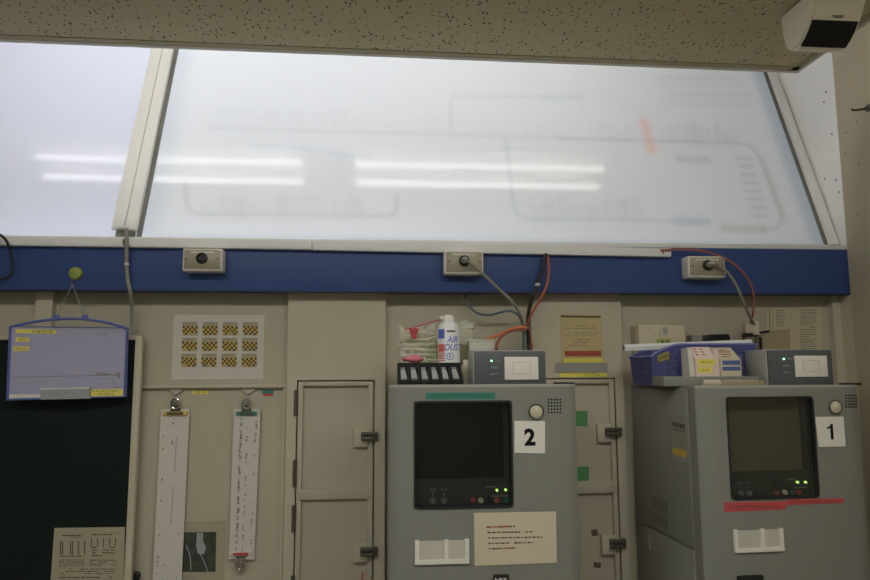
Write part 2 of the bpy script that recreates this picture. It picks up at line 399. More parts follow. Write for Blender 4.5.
def door(name, sx0, sx1, dx0, dx1, dtop, bar, bar2, hinges, latches, trimname, inset=5.0):
    # surround with an opening, then the leaf with its beads, rail and fittings
    X0, X1 = xpx(sx0, 400, YS), xpx(sx1, 400, YS)
    D0, D1 = xpx(dx0, 450, YS), xpx(dx1, 450, YS); DT = zpx((dx0+dx1)/2, dtop, YS)
    g = .0045
    s = MB().box(X0, D0-g, YS, YK, 0, zb_top).box(D1+g, X1, YS, YK, 0, zb_top).box(D0-g, D1+g, YS, YK, DT+g, zb_top)
    struct(s.build(trimname, 'wall2'))
    w = .0032*inset
    d = MB().box(D0, D1, YS+.014, YS+.026, .03, DT)                           # sheet
    d.box(D0, D0+w, YS, YS+.015, .03, DT, .002).box(D1-w, D1, YS, YS+.015, .03, DT, .002).box(D0+w*.9, D1-w*.9, YS, YS+.015, DT-w*.9, DT, .002)
    zb0, zb1 = zpx((dx0+dx1)/2, bar2, YS), zpx((dx0+dx1)/2, bar, YS)
    d.box(D0+.002, D1-.002, YS-.0015, YS+.015, zb0, zb1, .002)
    o = struct(d.build(name, 'door'))
    for (hx0, hy0, hx1, hy1) in hinges:
        h = MB(); c = P((hx0+hx1)/2, hy1, YS-.006); top = zpx((hx0+hx1)/2, hy0, YS-.006)
        L = top-c.z
        for k in range(3): h.cyl((c.x, YS-.004, c.z+L*k/3), 'z', .0062, L/3-.0012, 14)
        h.box(c.x-.004, c.x+.004, YS-.002, YS+.01, c.z, top)
        h.build('hinge', 'dark_steel', o)
    for (lx0, ly0, lx1, ly1) in latches:
        a, b = P(lx0, ly1, YS-.014), P(lx1, ly0, YS-.014)
        pl = MB().box(a.x-.024, a.x+.022, YS-.004, YS+.0145, a.z-.02, b.z+.012, .002).build('latch_plate', 'wall2', o)
        k = MB(); h = b.z-a.z
        k.box(a.x, b.x, YS-.009, YS-.003, a.z, b.z, .001)
        k.box(a.x, b.x, YS-.016, YS-.008, a.z+h*.62, b.z, .0015).box(a.x, b.x-.012, YS-.017, YS-.008, a.z+h*.05, a.z+h*.42, .0015)
        k.cyl((a.x+.014, YS-.021, a.z+h*.24), 'x', .004, .022, 12)
        k.box(D1+.001, b.x, YS-.013, YS, a.z, b.z, .001)
        k.build('latch', 'dark_steel', pl)
    return o
d1 = door('door_1', 286.3, 385.3, 297, 373, 381.5, 489, 499.3,
     [(293.8,390,297,416), (292.8,460,296,487), (291.6,505.5,294.8,532), (290.5,576,294,602)],
     [(361,432,378,441), (360,547.5,377,557)], 'trim_5')
MB().px([(361,580),(362.2,572),(363.2,574),(362.6,580),(362.4,592),(361.2,592)], YS-.004, .003).build('red_string', 'red', d1)
d2 = door('door_2', 533, 624, 548, 616.3, 379.3, 481.5, 493.5, [], [(606,427.5,622,436.5), (610.5,539.5,626.5,549)], 'trim_6')
# sill, beam
zb0 = EYE+.2525
beam = MB().box(X_L, XS-.0005, YB, YK+.03, zb0+.004, EYE+.4085, .002)
bo = struct(beam.build('trim_7', 'blue'))
MB().box(X_L, XS-.0005, YB+.001, YB+.03, zb0, zb0+.006).build('bottom_lip', 'navy', bo)
struct(MB().box(X_L, XS-.004, YB+.004, YK+.06, EYE+.4085, EYE+.4255, .002).build('trim_8', 'alu'))

# ------------------------------------------------------------------ sloping lit boards
EL = math.radians(69)
PU = Vector((0, math.cos(EL), math.sin(EL))); PN = Vector((0, -math.sin(EL), math.cos(EL)))
PQ = Vector((0, 2.215, EYE+.4265)); LEN = 1.27
def bp(x, s, n=0): return Vector((x, 0, 0))+Vector((0, PQ.y, PQ.z))+PU*s+PN*n
def panel_xy(px, py):
    d = ray(px, py); q = PQ-Vector((0, 0, EYE)); t = PN.dot(q)/PN.dot(d); h = d*t
    return h.x, (h-q).dot(PU)
def slab(mb, x0, x1, s0, s1, n0, n1):
    pts = [bp(x0, s0, n0), bp(x1, s0, n0), bp(x1, s1, n0), bp(x0, s1, n0)]
    return mb.prism(pts, PN*(n1-n0))
MX0, MX1 = -.862, -.766              # mullion between the two boards
FX0, FX1 = 1.552, XS                 # right-hand frame
def grid_board(name, x0, x1, nx, ns, shader, parent):
    xs = np.linspace(x0, x1, nx); ss = np.linspace(0, LEN, ns)
    gx, gs = np.meshgrid(xs, ss)
    verts = [tuple(bp(a, b)-ORI[parent.name]) for a, b in zip(gx.ravel(), gs.ravel())]
    th = PN*-.005
    faces = [(j*nx+i, j*nx+i+1, (j+1)*nx+i+1, (j+1)*nx+i) for j in range(ns-1) for i in range(nx-1)]
    me = bpy.data.meshes.new(name); me.from_pydata(verts, [], faces); me.update()
    ca = me.color_attributes.new('print', 'FLOAT_COLOR', 'POINT')
    col = shader(gx.ravel(), gs.ravel()); ca.data.foreach_set('color', col.astype(np.float32).ravel())
    me.materials.append(M['board']); o = bpy.data.objects.new(name, me); COL.objects.link(o); o.parent = parent; ORI[o.name] = ORI[parent.name]
    return o
def col_plain(x, s):
    c = np.ones((len(x), 4)); c[:, :3] = (.775, .785, .885); return c
def col_map(x, s):
    c = np.ones((len(x), 4)); base = np.array([.825, .835, .852]); c[:, :3] = base
    xy = np.stack([x, s], 1)
    def seg_d(pts):
        q = np.array([panel_xy(*p) for p in pts]); best = np.full(len(x), 9.0)
        for a, b in zip(q[:-1], q[1:]):
            ab = b-a; t = np.clip(((xy-a)@ab)/(ab@ab+1e-9), 0, 1)
            best = np.minimum(best, np.hypot(*(xy-(a+t[:, None]*ab)).T))
        return best
    def ink(pts, w, amt, rgb=(.35, .4, .42)):
        d = seg_d(pts); w = w+.004; f = amt*.68*np.exp(-(d/w)**2)
        c[:, :3] = c[:, :3]*(1-f[:, None])+np.array(rgb)*f[:, None]
    # blue grey margin at the edges of the board, blending softly inward
    cx, cs = panel_xy(700, 150)
    ex = np.maximum(0, x-1.448-(-.0)*s); 
    m1 = .75/(1+np.exp(-(x-1.508)/.008)); m2 = .8/(1+np.exp(-(.013-s)/.005))
    m3 = 1/(1+np.exp(-((MX1+.05)-x)/.012))*.35
    mm = np.maximum(np.maximum(m1, m2*.8), m3)[:, None]
    c[:, :3] = c[:, :3]*(1-mm)+np.array([.52, .60, .68])*mm
    G = (.3, .33, .32); Bl = (.3, .44, .56); TN = (.45, .44, .36)
    ink([(212,128),(300,131),(430,134),(560,138.4)], .006, .16, G)
    ink([(560,138.4),(700,142),(740,143.5),(752,147),(760,158),(768,178),(776,200),(782,215),(781,224),(776,228.5),(765,229.5)], .006, .30, G)
    ink([(725,228.5),(762,229.5)], .014, .55, TN)
    ink([(451,130),(451,100),(455,96.5),(540,96.5)], .006, .14, G)
    ink([(543,97),(582,97.5)], .010, .22, Bl)
    ink([(506,140),(510,175),(513,203),(518,214),(528,218.5),(672,221)], .006, .24, Bl)
    ink([(677,221),(706,221.5)], .015, .5, Bl)
    ink([(679,159),(707,160)], .014, .38, Bl)
    ink([(250,145),(300,148),(340,154),(370,159)], .006, .12, Bl)
    ink([(185,185),(187,203),(190,211),(198,214.5),(388,216),(395,213),(397,206),(397,195)], .006, .24, G)
    ink([(644,122),(648,135),(651,148)], .017, .55, (.9, .36, .28))
    ink([(650,146),(652.5,152)], .014, .25, (.9, .7, .3))
    rnd = random.Random(3)
    def names(x0, x1, yb, h, dy, step, amt, slope=0):
        xx = x0
        while xx < x1:
            hh = h*rnd.uniform(.45, 1); b = yb+slope*(xx-x0)
            ink([(xx, b), (xx-1.2, b-hh)], .011, .95*amt*rnd.uniform(.5, 1), rnd.choice([G, TN, (.4, .42, .42)]))
            if dy: ink([(xx-1, b+dy), (xx+3, b+dy)], .006, amt*.4, TN)
            xx += step*rnd.uniform(.8, 1.3)
    names(206, 372, 126, 17, 0, 9, .10, .012)
    names(376, 600, 130, 17, 0, 9, .07, .03)
    names(604, 640, 139, 14, 6, 7, .16)
    names(664, 742, 141, 17, 7, 7.5, .24)
    names(205, 365, 213, 16, 8, 8, .15)
    names(536, 650, 218, 19, 9, 8, .19)
    for i in range(8):
        y = 158+i*8.2; xo = 748+i*2.3
        ink([(xo-8-rnd.random()*4, y), (xo+2, y+.4)], .006, .28, G)
        ink([(xo+14+i*.6, y), (xo+17+i*.6, y+5)], .009, .2, TN)
    for y, a, b, am in ((77,655,735,.14),(84,662,742,.10),(93,668,750,.16),(99,672,748,.10),(104,664,752,.10)):
        ink([(a, y), (b, y+1.5)], .010, am, (.42, .42, .42))
    return c
lb = thing('backlit_sign_board', 'plain lavender-white backlit board sloping back left of the white mullion', 'sign board', bp((X_L+MX0)/2, 0), 'sloping backlit boards')
grid_board('acrylic_sheet', X_L, (MX0+MX1)/2, 3, 3, col_plain, lb)
rb = thing('backlit_sign_board', 'wide backlit board with a faint mirrored railway route map showing through', 'sign board', bp(.4, 0), 'sloping backlit boards')
grid_board('acrylic_sheet', (MX0+MX1)/2+.001, FX1-.004, 520, 170, col_map, rb)
mb = MB(); slab(mb, FX0, FX0+.012, 0, LEN, .0005, .006); mb.build('gasket', 'alu_dark', rb)
mb = MB(); slab(mb, FX0+.012, FX0+.042, 0, LEN, .0005, .02); mb.build('side_frame', 'alu', rb)
mb = MB(); slab(mb, FX0+.042, FX1-.002, 0, LEN, .0005, .012); mb.build('side_fillet', 'alu_tan', rb)
# mullion
mb = MB(); slab(mb, MX0, MX0+.016, .03, LEN, .0005, .012); slab(mb, MX0+.016, MX0+.046, .025, LEN, .0005, .028); slab(mb, MX0+.048, MX1-.012, .02, LEN, .0005, .026); slab(mb, MX0+.046, MX0+.048, .022, LEN, .0005, .018)
mul = struct(mb.build('trim_9', 'alu'))
mb = MB(); slab(mb, MX1-.012, MX1, .0, LEN, .0005, .010); mb.build('gasket', 'alu_dark', mul)  # dark strip painted in for the shadow edge along the mullion
mb = MB(); slab(mb, MX0+.02, MX1-.02, .0, .026, .0005, .016); mb.build('end_gap', 'alu_dark', mul)

# ------------------------------------------------------------------ lamps
def fixture(x0, x1, y, label):
    t = thing('fluorescent_lamp', label, 'lamp', ((x0+x1)/2, y, ZT), 'fluorescent lamps above the dropped ceiling')
    MB().box(x0-.02, x1+.02, y-.11, y+.11, EYE+1.50, ZT).build('housing', 'white', t)
    for yy in (1.90, 1.795):
        MB().cyl((x0, yy, EYE+1.45), 'x', .0145, x1-x0, 16).build('tube', 'tube', t)
        [MB().box(xx, xx+.012, yy-.018, yy+.018, EYE+1.43, EYE+1.505).build('lamp_holder', 'white', t) for xx in (x0-.012, x1)]
fixture(-1.56, -.365, 1.85, 'twin tube lamp above the ceiling edge, the left one mirrored in both boards')
fixture(-.115, 1.08, 1.85, 'twin tube lamp above the ceiling edge, the one mirrored mid-way in the wide board')
def ceiling_lamp(x, y, label, w=1.2, d=.3):
    t = thing('ceiling_lamp', label, 'lamp', (x, y, ZC), 'lamps in the dropped ceiling')
    MB().box(x-w/2-.02, x+w/2+.02, y-d/2-.02, y+d/2+.02, ZC-.012, ZC+.003).build('housing', 'white', t)
    MB().box(x-w/2, x+w/2, y-d/2, y+d/2, ZC-.02, ZC-.011).build('diffuser', 'lamp', t)
ceiling_lamp(-.75, .55, 'flat ceiling lamp above the viewer on the left')
ceiling_lamp(.65, .55, 'flat ceiling lamp above the viewer on the right')
ceiling_lamp(-.45, -1.5, 'flat ceiling lamp at the rear of the room')
# unseen light panel added in the public hall to light the boards from behind
t = thing('unseen_hall_light', 'added unseen light panel standing in for the public hall light beyond the boards', 'lamp', (-.4, 3.9, EYE+1.2))
MB().box(-1.6, .45, 3.9, 3.94, EYE+.5, EYE+2.0).build('diffuser', 'added_backlight', t)

# ------------------------------------------------------------------ things on the beam
def outlet(x0, y0, x1, y1, label, plug):
    yf = YB-.055
    a, b = P(x0, y1, yf), P(x1, y0, yf)
    t = thing('wall_outlet', label, 'outlet', ((a.x+b.x)/2, YB, a.z), 'metal outlet boxes on the blue beam')
    MB().box(a.x, b.x, yf+.002, YB, a.z, b.z, .006, 3).build('box', 'white', t, label='off-white plastic box')
    MB().box(a.x+.006, b.x-.006, yf-.002, yf+.004, a.z+.008, b.z-.006, .002).build('cover_plate', 'plate', t)
    cx, cz = (a.x+b.x)/2, (a.z+b.z)/2+.004
    MB().box(a.x+.025, b.x-.025, yf-.0028, yf-.001, b.z-.017, b.z-.010).build('name_label', 'white_paper', t)
    MB().lathe([(.0175, 0), (.0175, -.006), (.012, -.007), (.010, -.003), (.0005, -.003)], (cx, yf-.002, cz), 24, 'y').build('socket', 'black', t)
    for xx in (a.x+.014, b.x-.014): MB().cyl((xx, yf-.0035, cz-.002), 'y', .003, .002, 10).build('screw', 'dark_steel', t)
    return Vector((cx, yf-.008, cz))
o1 = outlet(181.6, 248.3, 222.5, 271, 'metal outlet box on blue beam with nothing plugged in', False)
o2 = outlet(444.5, 250.6, 483.5, 274, 'metal outlet box on blue beam above machine two with grey cord plugged in', True)
o3 = outlet(689, 256, 725.5, 277.5, 'metal outlet box on blue beam above machine one with grey cord plugged in', True)
def cord(start, pts, label, end_r=.0045):
    t = thing('power_cord', label, 'cord', start)
    MB().lathe([(.0115, -.001), (.0115, -.012), (.009, -.02), (.006, -.03), (.004, -.034)], start, 18, 'y').build('plug', 'chrome', t, label='silver metal plug')
    MB().tube([start+Vector((0, -.03, 0))]+pts, end_r, 10).build('cable', 'cable_grey', t)
YC = 2.12
cord(o2, [P(473,265.5,2.09), P(483,274,2.08), P(500,290,2.09), P(513,303,2.10), P(520,315,2.13), P(524,328,2.17), P(525.5,345,2.18), P(526,372,2.18), P(526,386,2.2)], 'grey power cord curving down to the bundle behind machine two')
cord(o3, [P(718,266,2.10), P(727,272,2.09), P(736,285,2.09), P(744,303,2.10), P(750,317,2.13), P(754.5,325,2.16), P(756,335,2.19), P(757,352,2.2)], 'grey power cord curving down to the white connector over machine one')
tag(MB().tube([P(545.5,252,2.16), P(544.5,262,2.135), P(538,283,2.135), P(531,303,2.14), P(528,316,2.16), P(527.6,328,2.175), P(528,345,2.19), P(528.5,372,2.19), P(529,386,2.2)], .006, 10).build('cable', 'cable_black'), 'thick black cable dropping from trunking to bundle behind machine two', 'cable', 'cables behind machine two')
tag(MB().lathe([(.0078, -.004), (.0078, .004)], P(537.4,284.5,2.135), 14).build('cable_tie', 'white'), 'small white tie round the black cable below the trunking', 'cable tie')
tag(MB().tube([P(547,254,2.158), P(549,268,2.13), P(546.5,286,2.13), P(538,303,2.135), P(531,315,2.15), P(527.5,324,2.165), P(530,338,2.19), P(532,350,2.2), P(533,380,2.21)], .0042, 10).build('cable', 'cable_orange'), 'orange cable hanging from trunking beside the black cable', 'cable', 'cables behind machine two')
tag(MB().tube([P(464.5,292,2.215), P(466,300,2.215), P(471,308,2.21), P(479,313.5,2.2), P(490,315,2.19), P(502,312,2.18), P(511,311,2.175), P(518,315,2.165), P(522.5,325,2.155), P(523.5,345,2.165), P(524,372,2.17), P(524,386,2.19)], .0038, 10).build('cable', 'cable_blue'), 'thin slate blue cable emerging under the beam below the middle outlet', 'cable', 'cables behind machine two')
tag(MB().tube([P(485,340,2.06), P(496,336,2.08), P(508,330.5,2.11), P(516,327.5,2.12), P(526,327,2.13)], .0045, 10, flat=.5).build('cable', 'orange'), 'bright orange cable running left from the bundle to the clear tray', 'cable', 'cables behind machine two')
tag(MB().tube([P(496.5,349,2.03), P(498,342,2.06), P(503,335.5,2.09), P(512,330.5,2.12), P(526,330,2.135)], .0048, 10).build('cable', 'cable_red'), 'reddish brown cable bending from the bundle down behind the control box', 'cable', 'cables behind machine two')
mb = MB()
c = P(526,328.5,2.165)
mb.tube([c+Vector((.017*math.cos(a_), .024*math.sin(a_), 0)) for a_ in [i*math.pi/8 for i in range(17)]], .0028, 8, 2)
tag(mb.build('cable_tie', 'steel'), 'wire tie gathering the cables in a bundle behind machine two', 'cable tie')
# right-hand trunk cord
tag(MB().tube([P(660,250.5,2.146), P(680,249.5,2.14), P(702,251,2.138), P(722,257,2.12), P(738,267,2.11), P(749,281,2.11), P(754,296,2.12), P(753.5,310,2.14), P(751,322,2.16), P(750,330,2.18), P(745,337,2.19), P(738,343,2.2), P(733,348,2.2)], .0035, 10).build('cable', 'cable_red'), 'thin faded red cable leaving the trunking end above machine one', 'cable')
t = thing('cable_connector', 'white block connector joining the cords behind the papers over machine one', 'connector', P(752,336,2.19))
MB().box(xpx(746,328,2.16), xpx(753,328,2.16), 2.16, 2.19, zpx(750,333,2.16), zpx(750,322,2.16), .002).box(xpx(753.2,328,2.155), xpx(759.5,328,2.155), 2.155, 2.19, zpx(756,335,2.16), zpx(756,321.5,2.16), .002).build('housing', 'bone', t)
MB().box(xpx(746,335,2.158), xpx(759,335,2.158), 2.158, 2.185, zpx(752,336.5,2.16), zpx(752,333.2,2.16), .001).build('clip', 'black', t)
# trunking
def trunk(p0, p1, py0, py1, h, label):
    yf = 2.148
    a, b, c_, d_ = P(p0, py0, yf), P(p1, py1, yf), P(p1, py1+h, yf), P(p0, py0+h, yf)
    t = thing('cable_trunking', label, 'trunking', (a+b)/2, 'white cable trunking along the blue beam')
    MB().prism([a, b, c_, d_], (0, YB-yf, 0)).build('channel', 'trunk', t, smooth=False)
    e = .0015
    MB().prism([a+Vector((0,-e,-.004)), b+Vector((0,-e,-.004)), c_+Vector((0,-e,.004)), d_+Vector((0,-e,.004))], (0, e, 0)).build('lid', 'trunk', t, smooth=False)
    return t
trunk(-60, 311.6, 236.2, 241.2, 8.0, 'white cable trunking along beam top left of the joint')
tt = trunk(312.4, 671, 241.4, 248.3, 8.3, 'white cable trunking sagging along beam top right of the joint')
MB().px([(662.5,249.3),(670.5,249.4),(670.5,251.5),(664,251.5),(664,254),(662.5,254)], 2.1455, .003).build('open_end', 'ink_red', tt, label='dark broken end of trunking')
# grey drop cable at the mullion and its tie
gc = thing('cable', 'flat grey cable running down the beam from the white mullion', 'cable', P(127,233,2.13))
MB().tube([P(126.3,229,2.17), P(126.5,234,2.14), P(126.5,248,2.14), P(126.6,264,2.15), P(127.8,280,2.155), P(130.5,293,2.155), P(131.8,305,2.19), P(132,322,2.215), P(132,340,2.215)], .006, 10, flat=.6).build('sheath', 'cable_grey', gc)
MB().cyl(P(126.6,264.2,2.15)+Vector((0, 0, -.003)), 'z', .0072, .007, 14).build('clip', 'white', gc)
MB().pxr(122.6,239,125.6,244.5,2.1375,.009).build('terminal', 'brown', gc, label='dark terminal block')
tag(MB().tube([P(-8,232,2.12), P(2,236,2.12), P(7.5,243,2.12), P(10.5,252,2.13), P(12.6,263,2.14), P(11.5,272,2.14), P(7,278,2.14), P(-4,279.5,2.15)], .0042, 10).build('cable', 'cable_black'), 'black cable loop hanging over the beam at far left', 'cable')
# green magnet
gm = P(76.2, 273.6, YB)
mag = thing('magnet', 'round green magnet on the blue beam holding the whiteboard string', 'magnet', gm)
MB().lathe([(.0205, 0), (.0205, -.006), (.018, -.012), (.011, -.016), (.0005, -.017)], gm, 24, 'y').build('cap', 'green_magnet', mag)
MB().tube([gm+Vector((-.004, -.006, -.018)), gm+Vector((-.006, -.012, -.03)), gm+Vector((-.0035, -.014, -.04)), gm+Vector((.004, -.012, -.036))], .0018, 8).build('hook', 'chrome', mag)

# ------------------------------------------------------------------ blackboard, whiteboard
yb_ = 2.215
bb = thing('chalkboard', 'large dark green chalkboard leaning on the wall at left', 'chalkboard', (-1.4, yb_, 0))
bx = xpx(135.6, 335, yb_-.012); bt = zpx(100, 338, yb_)
MB().box(X_L+.02, bx+.004, yb_-.004, yb_+.008, .55, bt-.004).build('writing_surface', 'chalk', bb)
MB().box(bx, bx+.021, yb_-.014, yb_+.008, .55, bt+.008, .003).box(X_L+.02, bx+.001, yb_-.010, yb_+.008, bt-.006, bt+.008, .002).build('frame', 'wall2', bb)
# whiteboard
yw = 2.165
A = [(9,326),(127.5,327.5),(125.5,397),(6,400.5)]
def wb(px_, py_, d=0): return P(px_, py_, yw-d)
w = thing('whiteboard', 'small whiteboard with blue frame and yellow labels hung from the green magnet', 'whiteboard', P(66,400,yw))
MB().px([(11,328),(126,329),(123.5,396),(8,399)], yw+.001, .006).build('writing_surface', 'board_white', w)
out = [P(*q, yw-.004) for q in A]; inn = [P(*q, yw-.004) for q in [(10.9,327),(126.3,328.2),(124.0,396),(7.8,399)]]
mb = MB().ring(out, inn, (0, .012, 0))
mb.tube([P(10,327,yw), P(22,324.4,yw), P(40,321,yw), P(58,319.2,yw), P(72,318.6,yw), P(88,319.6,yw), P(105,322.2,yw), P(118,325.6,yw), P(127,328.5,yw)], .0042, 10)
for x_ in (56.5, 84.5): mb.px([(x_-4,319.2),(x_-2,314.6),(x_+2,314.6),(x_+4,319.2)], yw-.003, .006)
mb.build('frame', 'board_blue', w)
k = gm+Vector((-.004, -.013, -.036))
MB().tube([P(57,316,yw), k], .0013, 6).tube([P(84.5,316,yw), k], .0013, 6).build('string', 'cable_grey', w)
for q, gl in (([(16,329.3),(56,329.8),(56,333.6),(15.6,333.2)], ((32,330.2,53,332.8,9),)), ([(15.8,337.3),(29,337.4),(29,341.7),(15.5,341.5)], ((19,338.2,26,340.8,3),)), ([(13.6,346.6),(29,346.4),(28.6,350.8),(13.4,351.2)], ((15,347.3,27.5,350.2,5),)), ([(89,389.5),(123,388.8),(122.4,396),(88.6,396.4)], ((92,390,119,392.2,9), (98,393,114,395.2,6)))):
    yl_ = MB().px(q, yw, .001).build('yellow_label', 'yellow', w)
    mb = MB()
    for g_ in gl: glyphs(mb, *g_[:4], yw-.0006, g_[4], 3)
    mb.build('label_writing', 'ink_soft', yl_)
mb = MB().px([(12,376.8),(40,376.4),(94,375.2),(118,374.6),(118,375.2),(94,375.9),(40,377),(12,377.4)], yw+.0004, .0006)
glyphs(mb, 95, 371.8, 105, 375, yw+.0004, 4); glyphs(mb, 105, 373.4, 111, 375.4, yw+.0004, 3); glyphs(mb, 95, 378, 112, 379.6, yw+.0004, 5, 2)
mb.px([(116,372),(120,373),(120,378),(118.5,379),(117.5,376)], yw+.0004, .0006).px([(112,379),(113,379),(116,385),(115,385)], yw+.0004, .0006)
glyphs(mb, 113, 386.5, 119, 388.4, yw+.0004, 4)
glyphs(mb, 97, 332, 110, 336, yw+.0004, 5, 2)
mb.build('marker_writing', 'ink_soft', w)
MB().px([(40.5,388.5),(89,387.2),(88.6,398.6),(40.3,399.6)], yw-.018, .020).build('pen_tray', 'cell', w)
mb = MB().px([(9,394.6),(40,394.2),(40,397.4),(9,398)], yw-.001, .002).px([(40.5,388.5),(89,387.2),(89,388.4),(40.5,389.7)], yw-.0185, .001).build('white_strip', 'white', w)
mb = MB(); glyphs(mb, 50, 392.5, 70, 394.5, yw-.0185, 7, 2); mb.build('tray_print', 'ink_soft', w)
# notice on the chalkboard
def paper(name, q, y, m, label, cat, t=.0012, group=None):
    c = P(sum(a[0] for a in q)/4, max(a[1] for a in q), y)
    o = thing(name, label, cat, c, group); MB().px(q, y, t).build('sheet', m, o, smooth=False); return o
yn = yb_-.0052
n1 = paper('notice', [(54.4,528),(125,527),(123.6,592),(49.8,592)], yn, 'tan_paper', 'aged printed notice with two diagrams on the lower chalkboard', 'notice')
mb = MB(); y_ = yn-.0004
dashes(mb, 62, 534, 82, 537, y_, 1, .9); dashes(mb, 70, 536.5, 82, 538, y_, 1, 1); dashes(mb, 92, 533, 112, 536, y_, 1, .95); dashes(mb, 113, 532, 119, 533.5, y_, 1, 1)
for x_ in (60,62,70,72,78,84): mb.pxr(x_, 541, x_+1, 555, y_, .0003)
for x_ in (91,97,103,109,115): mb.pxr(x_, 538, x_+.9, 547, y_, .0003)
dashes(mb, 60, 555, 82, 557.5, y_, 1, 1); dashes(mb, 59, 559, 85, 567, y_, 4, .8); dashes(mb, 92, 546, 116, 557, y_, 4, .8); dashes(mb, 90, 559, 116, 566, y_, 3, .8)
dashes(mb, 61, 568, 115, 575, y_, 3, .8); dashes(mb, 59, 576, 112, 582, y_, 2, .8)
mb.build('print', 'ink', n1, smooth=False)
# black knob
kc = P(137.4, 574.6, YK)
tag(MB().lathe([(.010, 0), (.010, -.012), (.0155, -.016), (.0155, -.024), (.012, -.027), (.0005, -.0275)], kc, 20, 'y').build('wall_peg', 'black'), 'black round peg on wall at bottom beside the chalkboard', 'peg')
# sticker sheet
ys_ = YK-.0014
ss = paper('sticker_sheet', [(174,314.5),(264.5,315),(263.2,378.6),(171.4,379.6)], ys_, 'white_paper', 'white sheet of twelve yellow and black chequered stickers on the wall', 'sheet')
for r_ in range(3):
    for c_ in range(4):
        x0 = 182.6+c_*20.1-(r_*.6); y0 = 322+r_*15.8
        st = MB().pxr(x0, y0, x0+15, y0+13.4, ys_-.0006, .0005).build('sticker', 'tan_paper', ss, smooth=False)
        mb = MB(); mk = MB()
        n = 7; tilt = random.uniform(-1.6, 1.6)
        for i in range(n):
            for j in range(4):
                xa = x0+i*15/n; yy = y0+4.2+j*2.2+tilt*(.5-i/n)
                if j == 3 and random.random() < .35: continue
                (mb if (i+j) % 2 else mk).pxr(xa, yy, xa+15/n, yy+2.2, ys_-.0009, .0002)
        mb.build('yellow_squares', 'yellow_dim', st, smooth=False); mk.build('black_squares', 'ink', st, smooth=False)
        mb = MB(); glyphs(mb, x0+3, y0+.8, x0+12, y0+2.2, ys_-.0009, 5, 2); mb.build('caption', 'ink_soft', st, smooth=False)
# wall label stickers
mb = tag(MB().pxr(192.5, 390.4, 208.5, 394, YK-.001, .001).build('wall_label', 'yellow'), 'yellow label on wall between the two hanging magnets', 'label')
ORI[mb.name] = mb.location.copy(); k = MB(); glyphs(k, 195, 391.4, 205, 393.2, YK-.0014, 5, 2); k.build('writing', 'ink', mb)
t = thing('wall_label', 'small teal and red label on wall near the right hanging sheet', 'label', P(268,396,YK))
MB().pxr(262, 390, 273.5, 393.4, YK-.001, .001).build('teal_strip', 'teal', t); MB().pxr(263, 393.5, 273.2, 396, YK-.001, .001).build('red_strip', 'red', t)
# hanging sheets with magnets and clips
def hook_magnet(cx, cy, label):
    c = P(cx, cy, YK); t = thing('magnet_hook', label, 'magnet hook', c, 'pale magnet hooks on the wall')
    pts = [c+Vector((.0185*math.cos(a_), -.007, -.020*math.sin(a_)+.012)) for a_ in [math.pi*i/14 for i in range(15)]]
    MB().prism(pts, (0, .007, 0)).build('cap', 'bone', t)
    rim = [c+Vector((.021*math.cos(a_), -.006, -.024*math.sin(a_)+.013)) for a_ in [math.pi*i/14 for i in range(15)]]
    MB().tube(rim, .0028, 8, 2).tube([c+Vector((0, -.006, -.010)), c+Vector((.001, -.012, -.022)), c+Vector((.003, -.02, -.029)), c+Vector((.005, -.016, -.022))], .0022, 8).build('hook', 'cell', t)
hook_magnet(176.5, 390.2, 'pale yellow magnet hook holding the left hanging sheet')
hook_magnet(248.3, 390.2, 'pale yellow magnet hook holding the right hanging sheet')
def binder(cx, cy, w, m, handle, label, up=1, grip=None):
    c = P(cx, cy, YK-.012); t = thing('binder_clip', label, 'binder clip', c, 'clips on the hanging sheets')
    h = .0058
    prof = [(-.009, -h*up), (.009, -h*up), (.0065, h*up), (-.0065, h*up)]
    MB().prism([(c.x-w/2, c.y+a, c.z+b) for a, b in prof], (w, 0, 0)).build('jaw', m, t)
    if grip: MB().box(c.x-w*.34, c.x+w*.34, c.y-.0105, c.y-.008, c.z-.0035, c.z+.0035).build('jaw_stripe', grip, t)
    z0 = c.z+.004*up
    MB().prism([(c.x-.017, c.y-.006, z0), (c.x-.010, c.y-.006, z0+.022*up), (c.x+.010, c.y-.006, z0+.022*up), (c.x+.017, c.y-.006, z0)], (0, .010, 0)).build('spring', 'dark_steel' if up > 0 else 'chrome', t)
    mb = MB(); o_ = Vector((c.x, c.y-.009, z0+.026*up))
    mb.tube([o_+Vector((.0125*math.cos(a_), 0, .0155*math.sin(a_))) for a_ in [2*math.pi*k_/16 for k_ in range(17)]], .0042, 8, 3)
    mb.cyl(o_+Vector((0, .003, 0)), 'y', .005, -.006, 12)
    mb.build('handle', handle, t)
def strip(q, label, rows):
    y = YK-.014
    t = thing('hanging_sheet', label, 'paper sheet', P(q[0][0], q[3][1], y), 'long narrow sheets hanging from magnets')
    MB().px(q, y, .004).build('paper', 'white_paper', t, smooth=False)
    (x0, y0), (x1, _), (x2, y2), (x3, _) = q
    mb = MB()
    for (u, n_, l0, l1, fl) in rows:
        k_ = 0
        while k_ < n_:
            v = l0+(l1-l0)*k_/n_; yy = y0+(y2-y0)*v; L = random.uniform(1.2, 4.5)
            xl_ = x0+(x3-x0)*v; xr_ = x1+(x2-x1)*v; xx = xl_+(xr_-xl_)*u+random.uniform(-.5, .5)
            if random.random() < fl: mb.pxr(xx, yy, xx+random.uniform(.5, 1.6)+fl, yy+L*.7, y-.0004, .0003)
            k_ += 1
    mb.build('print', 'ink_soft', t, smooth=False)
    return t, mb
ts, _ = strip([(161,409),(189.5,408.5),(181,592),(152,592)], 'long white sheet at left hanging under the yellow clip', [(.12,40,.05,.99,.28),(.42,20,.05,.2,.25),(.8,24,.05,.99,.10),(.35,12,.85,.99,.4),(.6,10,.85,.99,.3)])
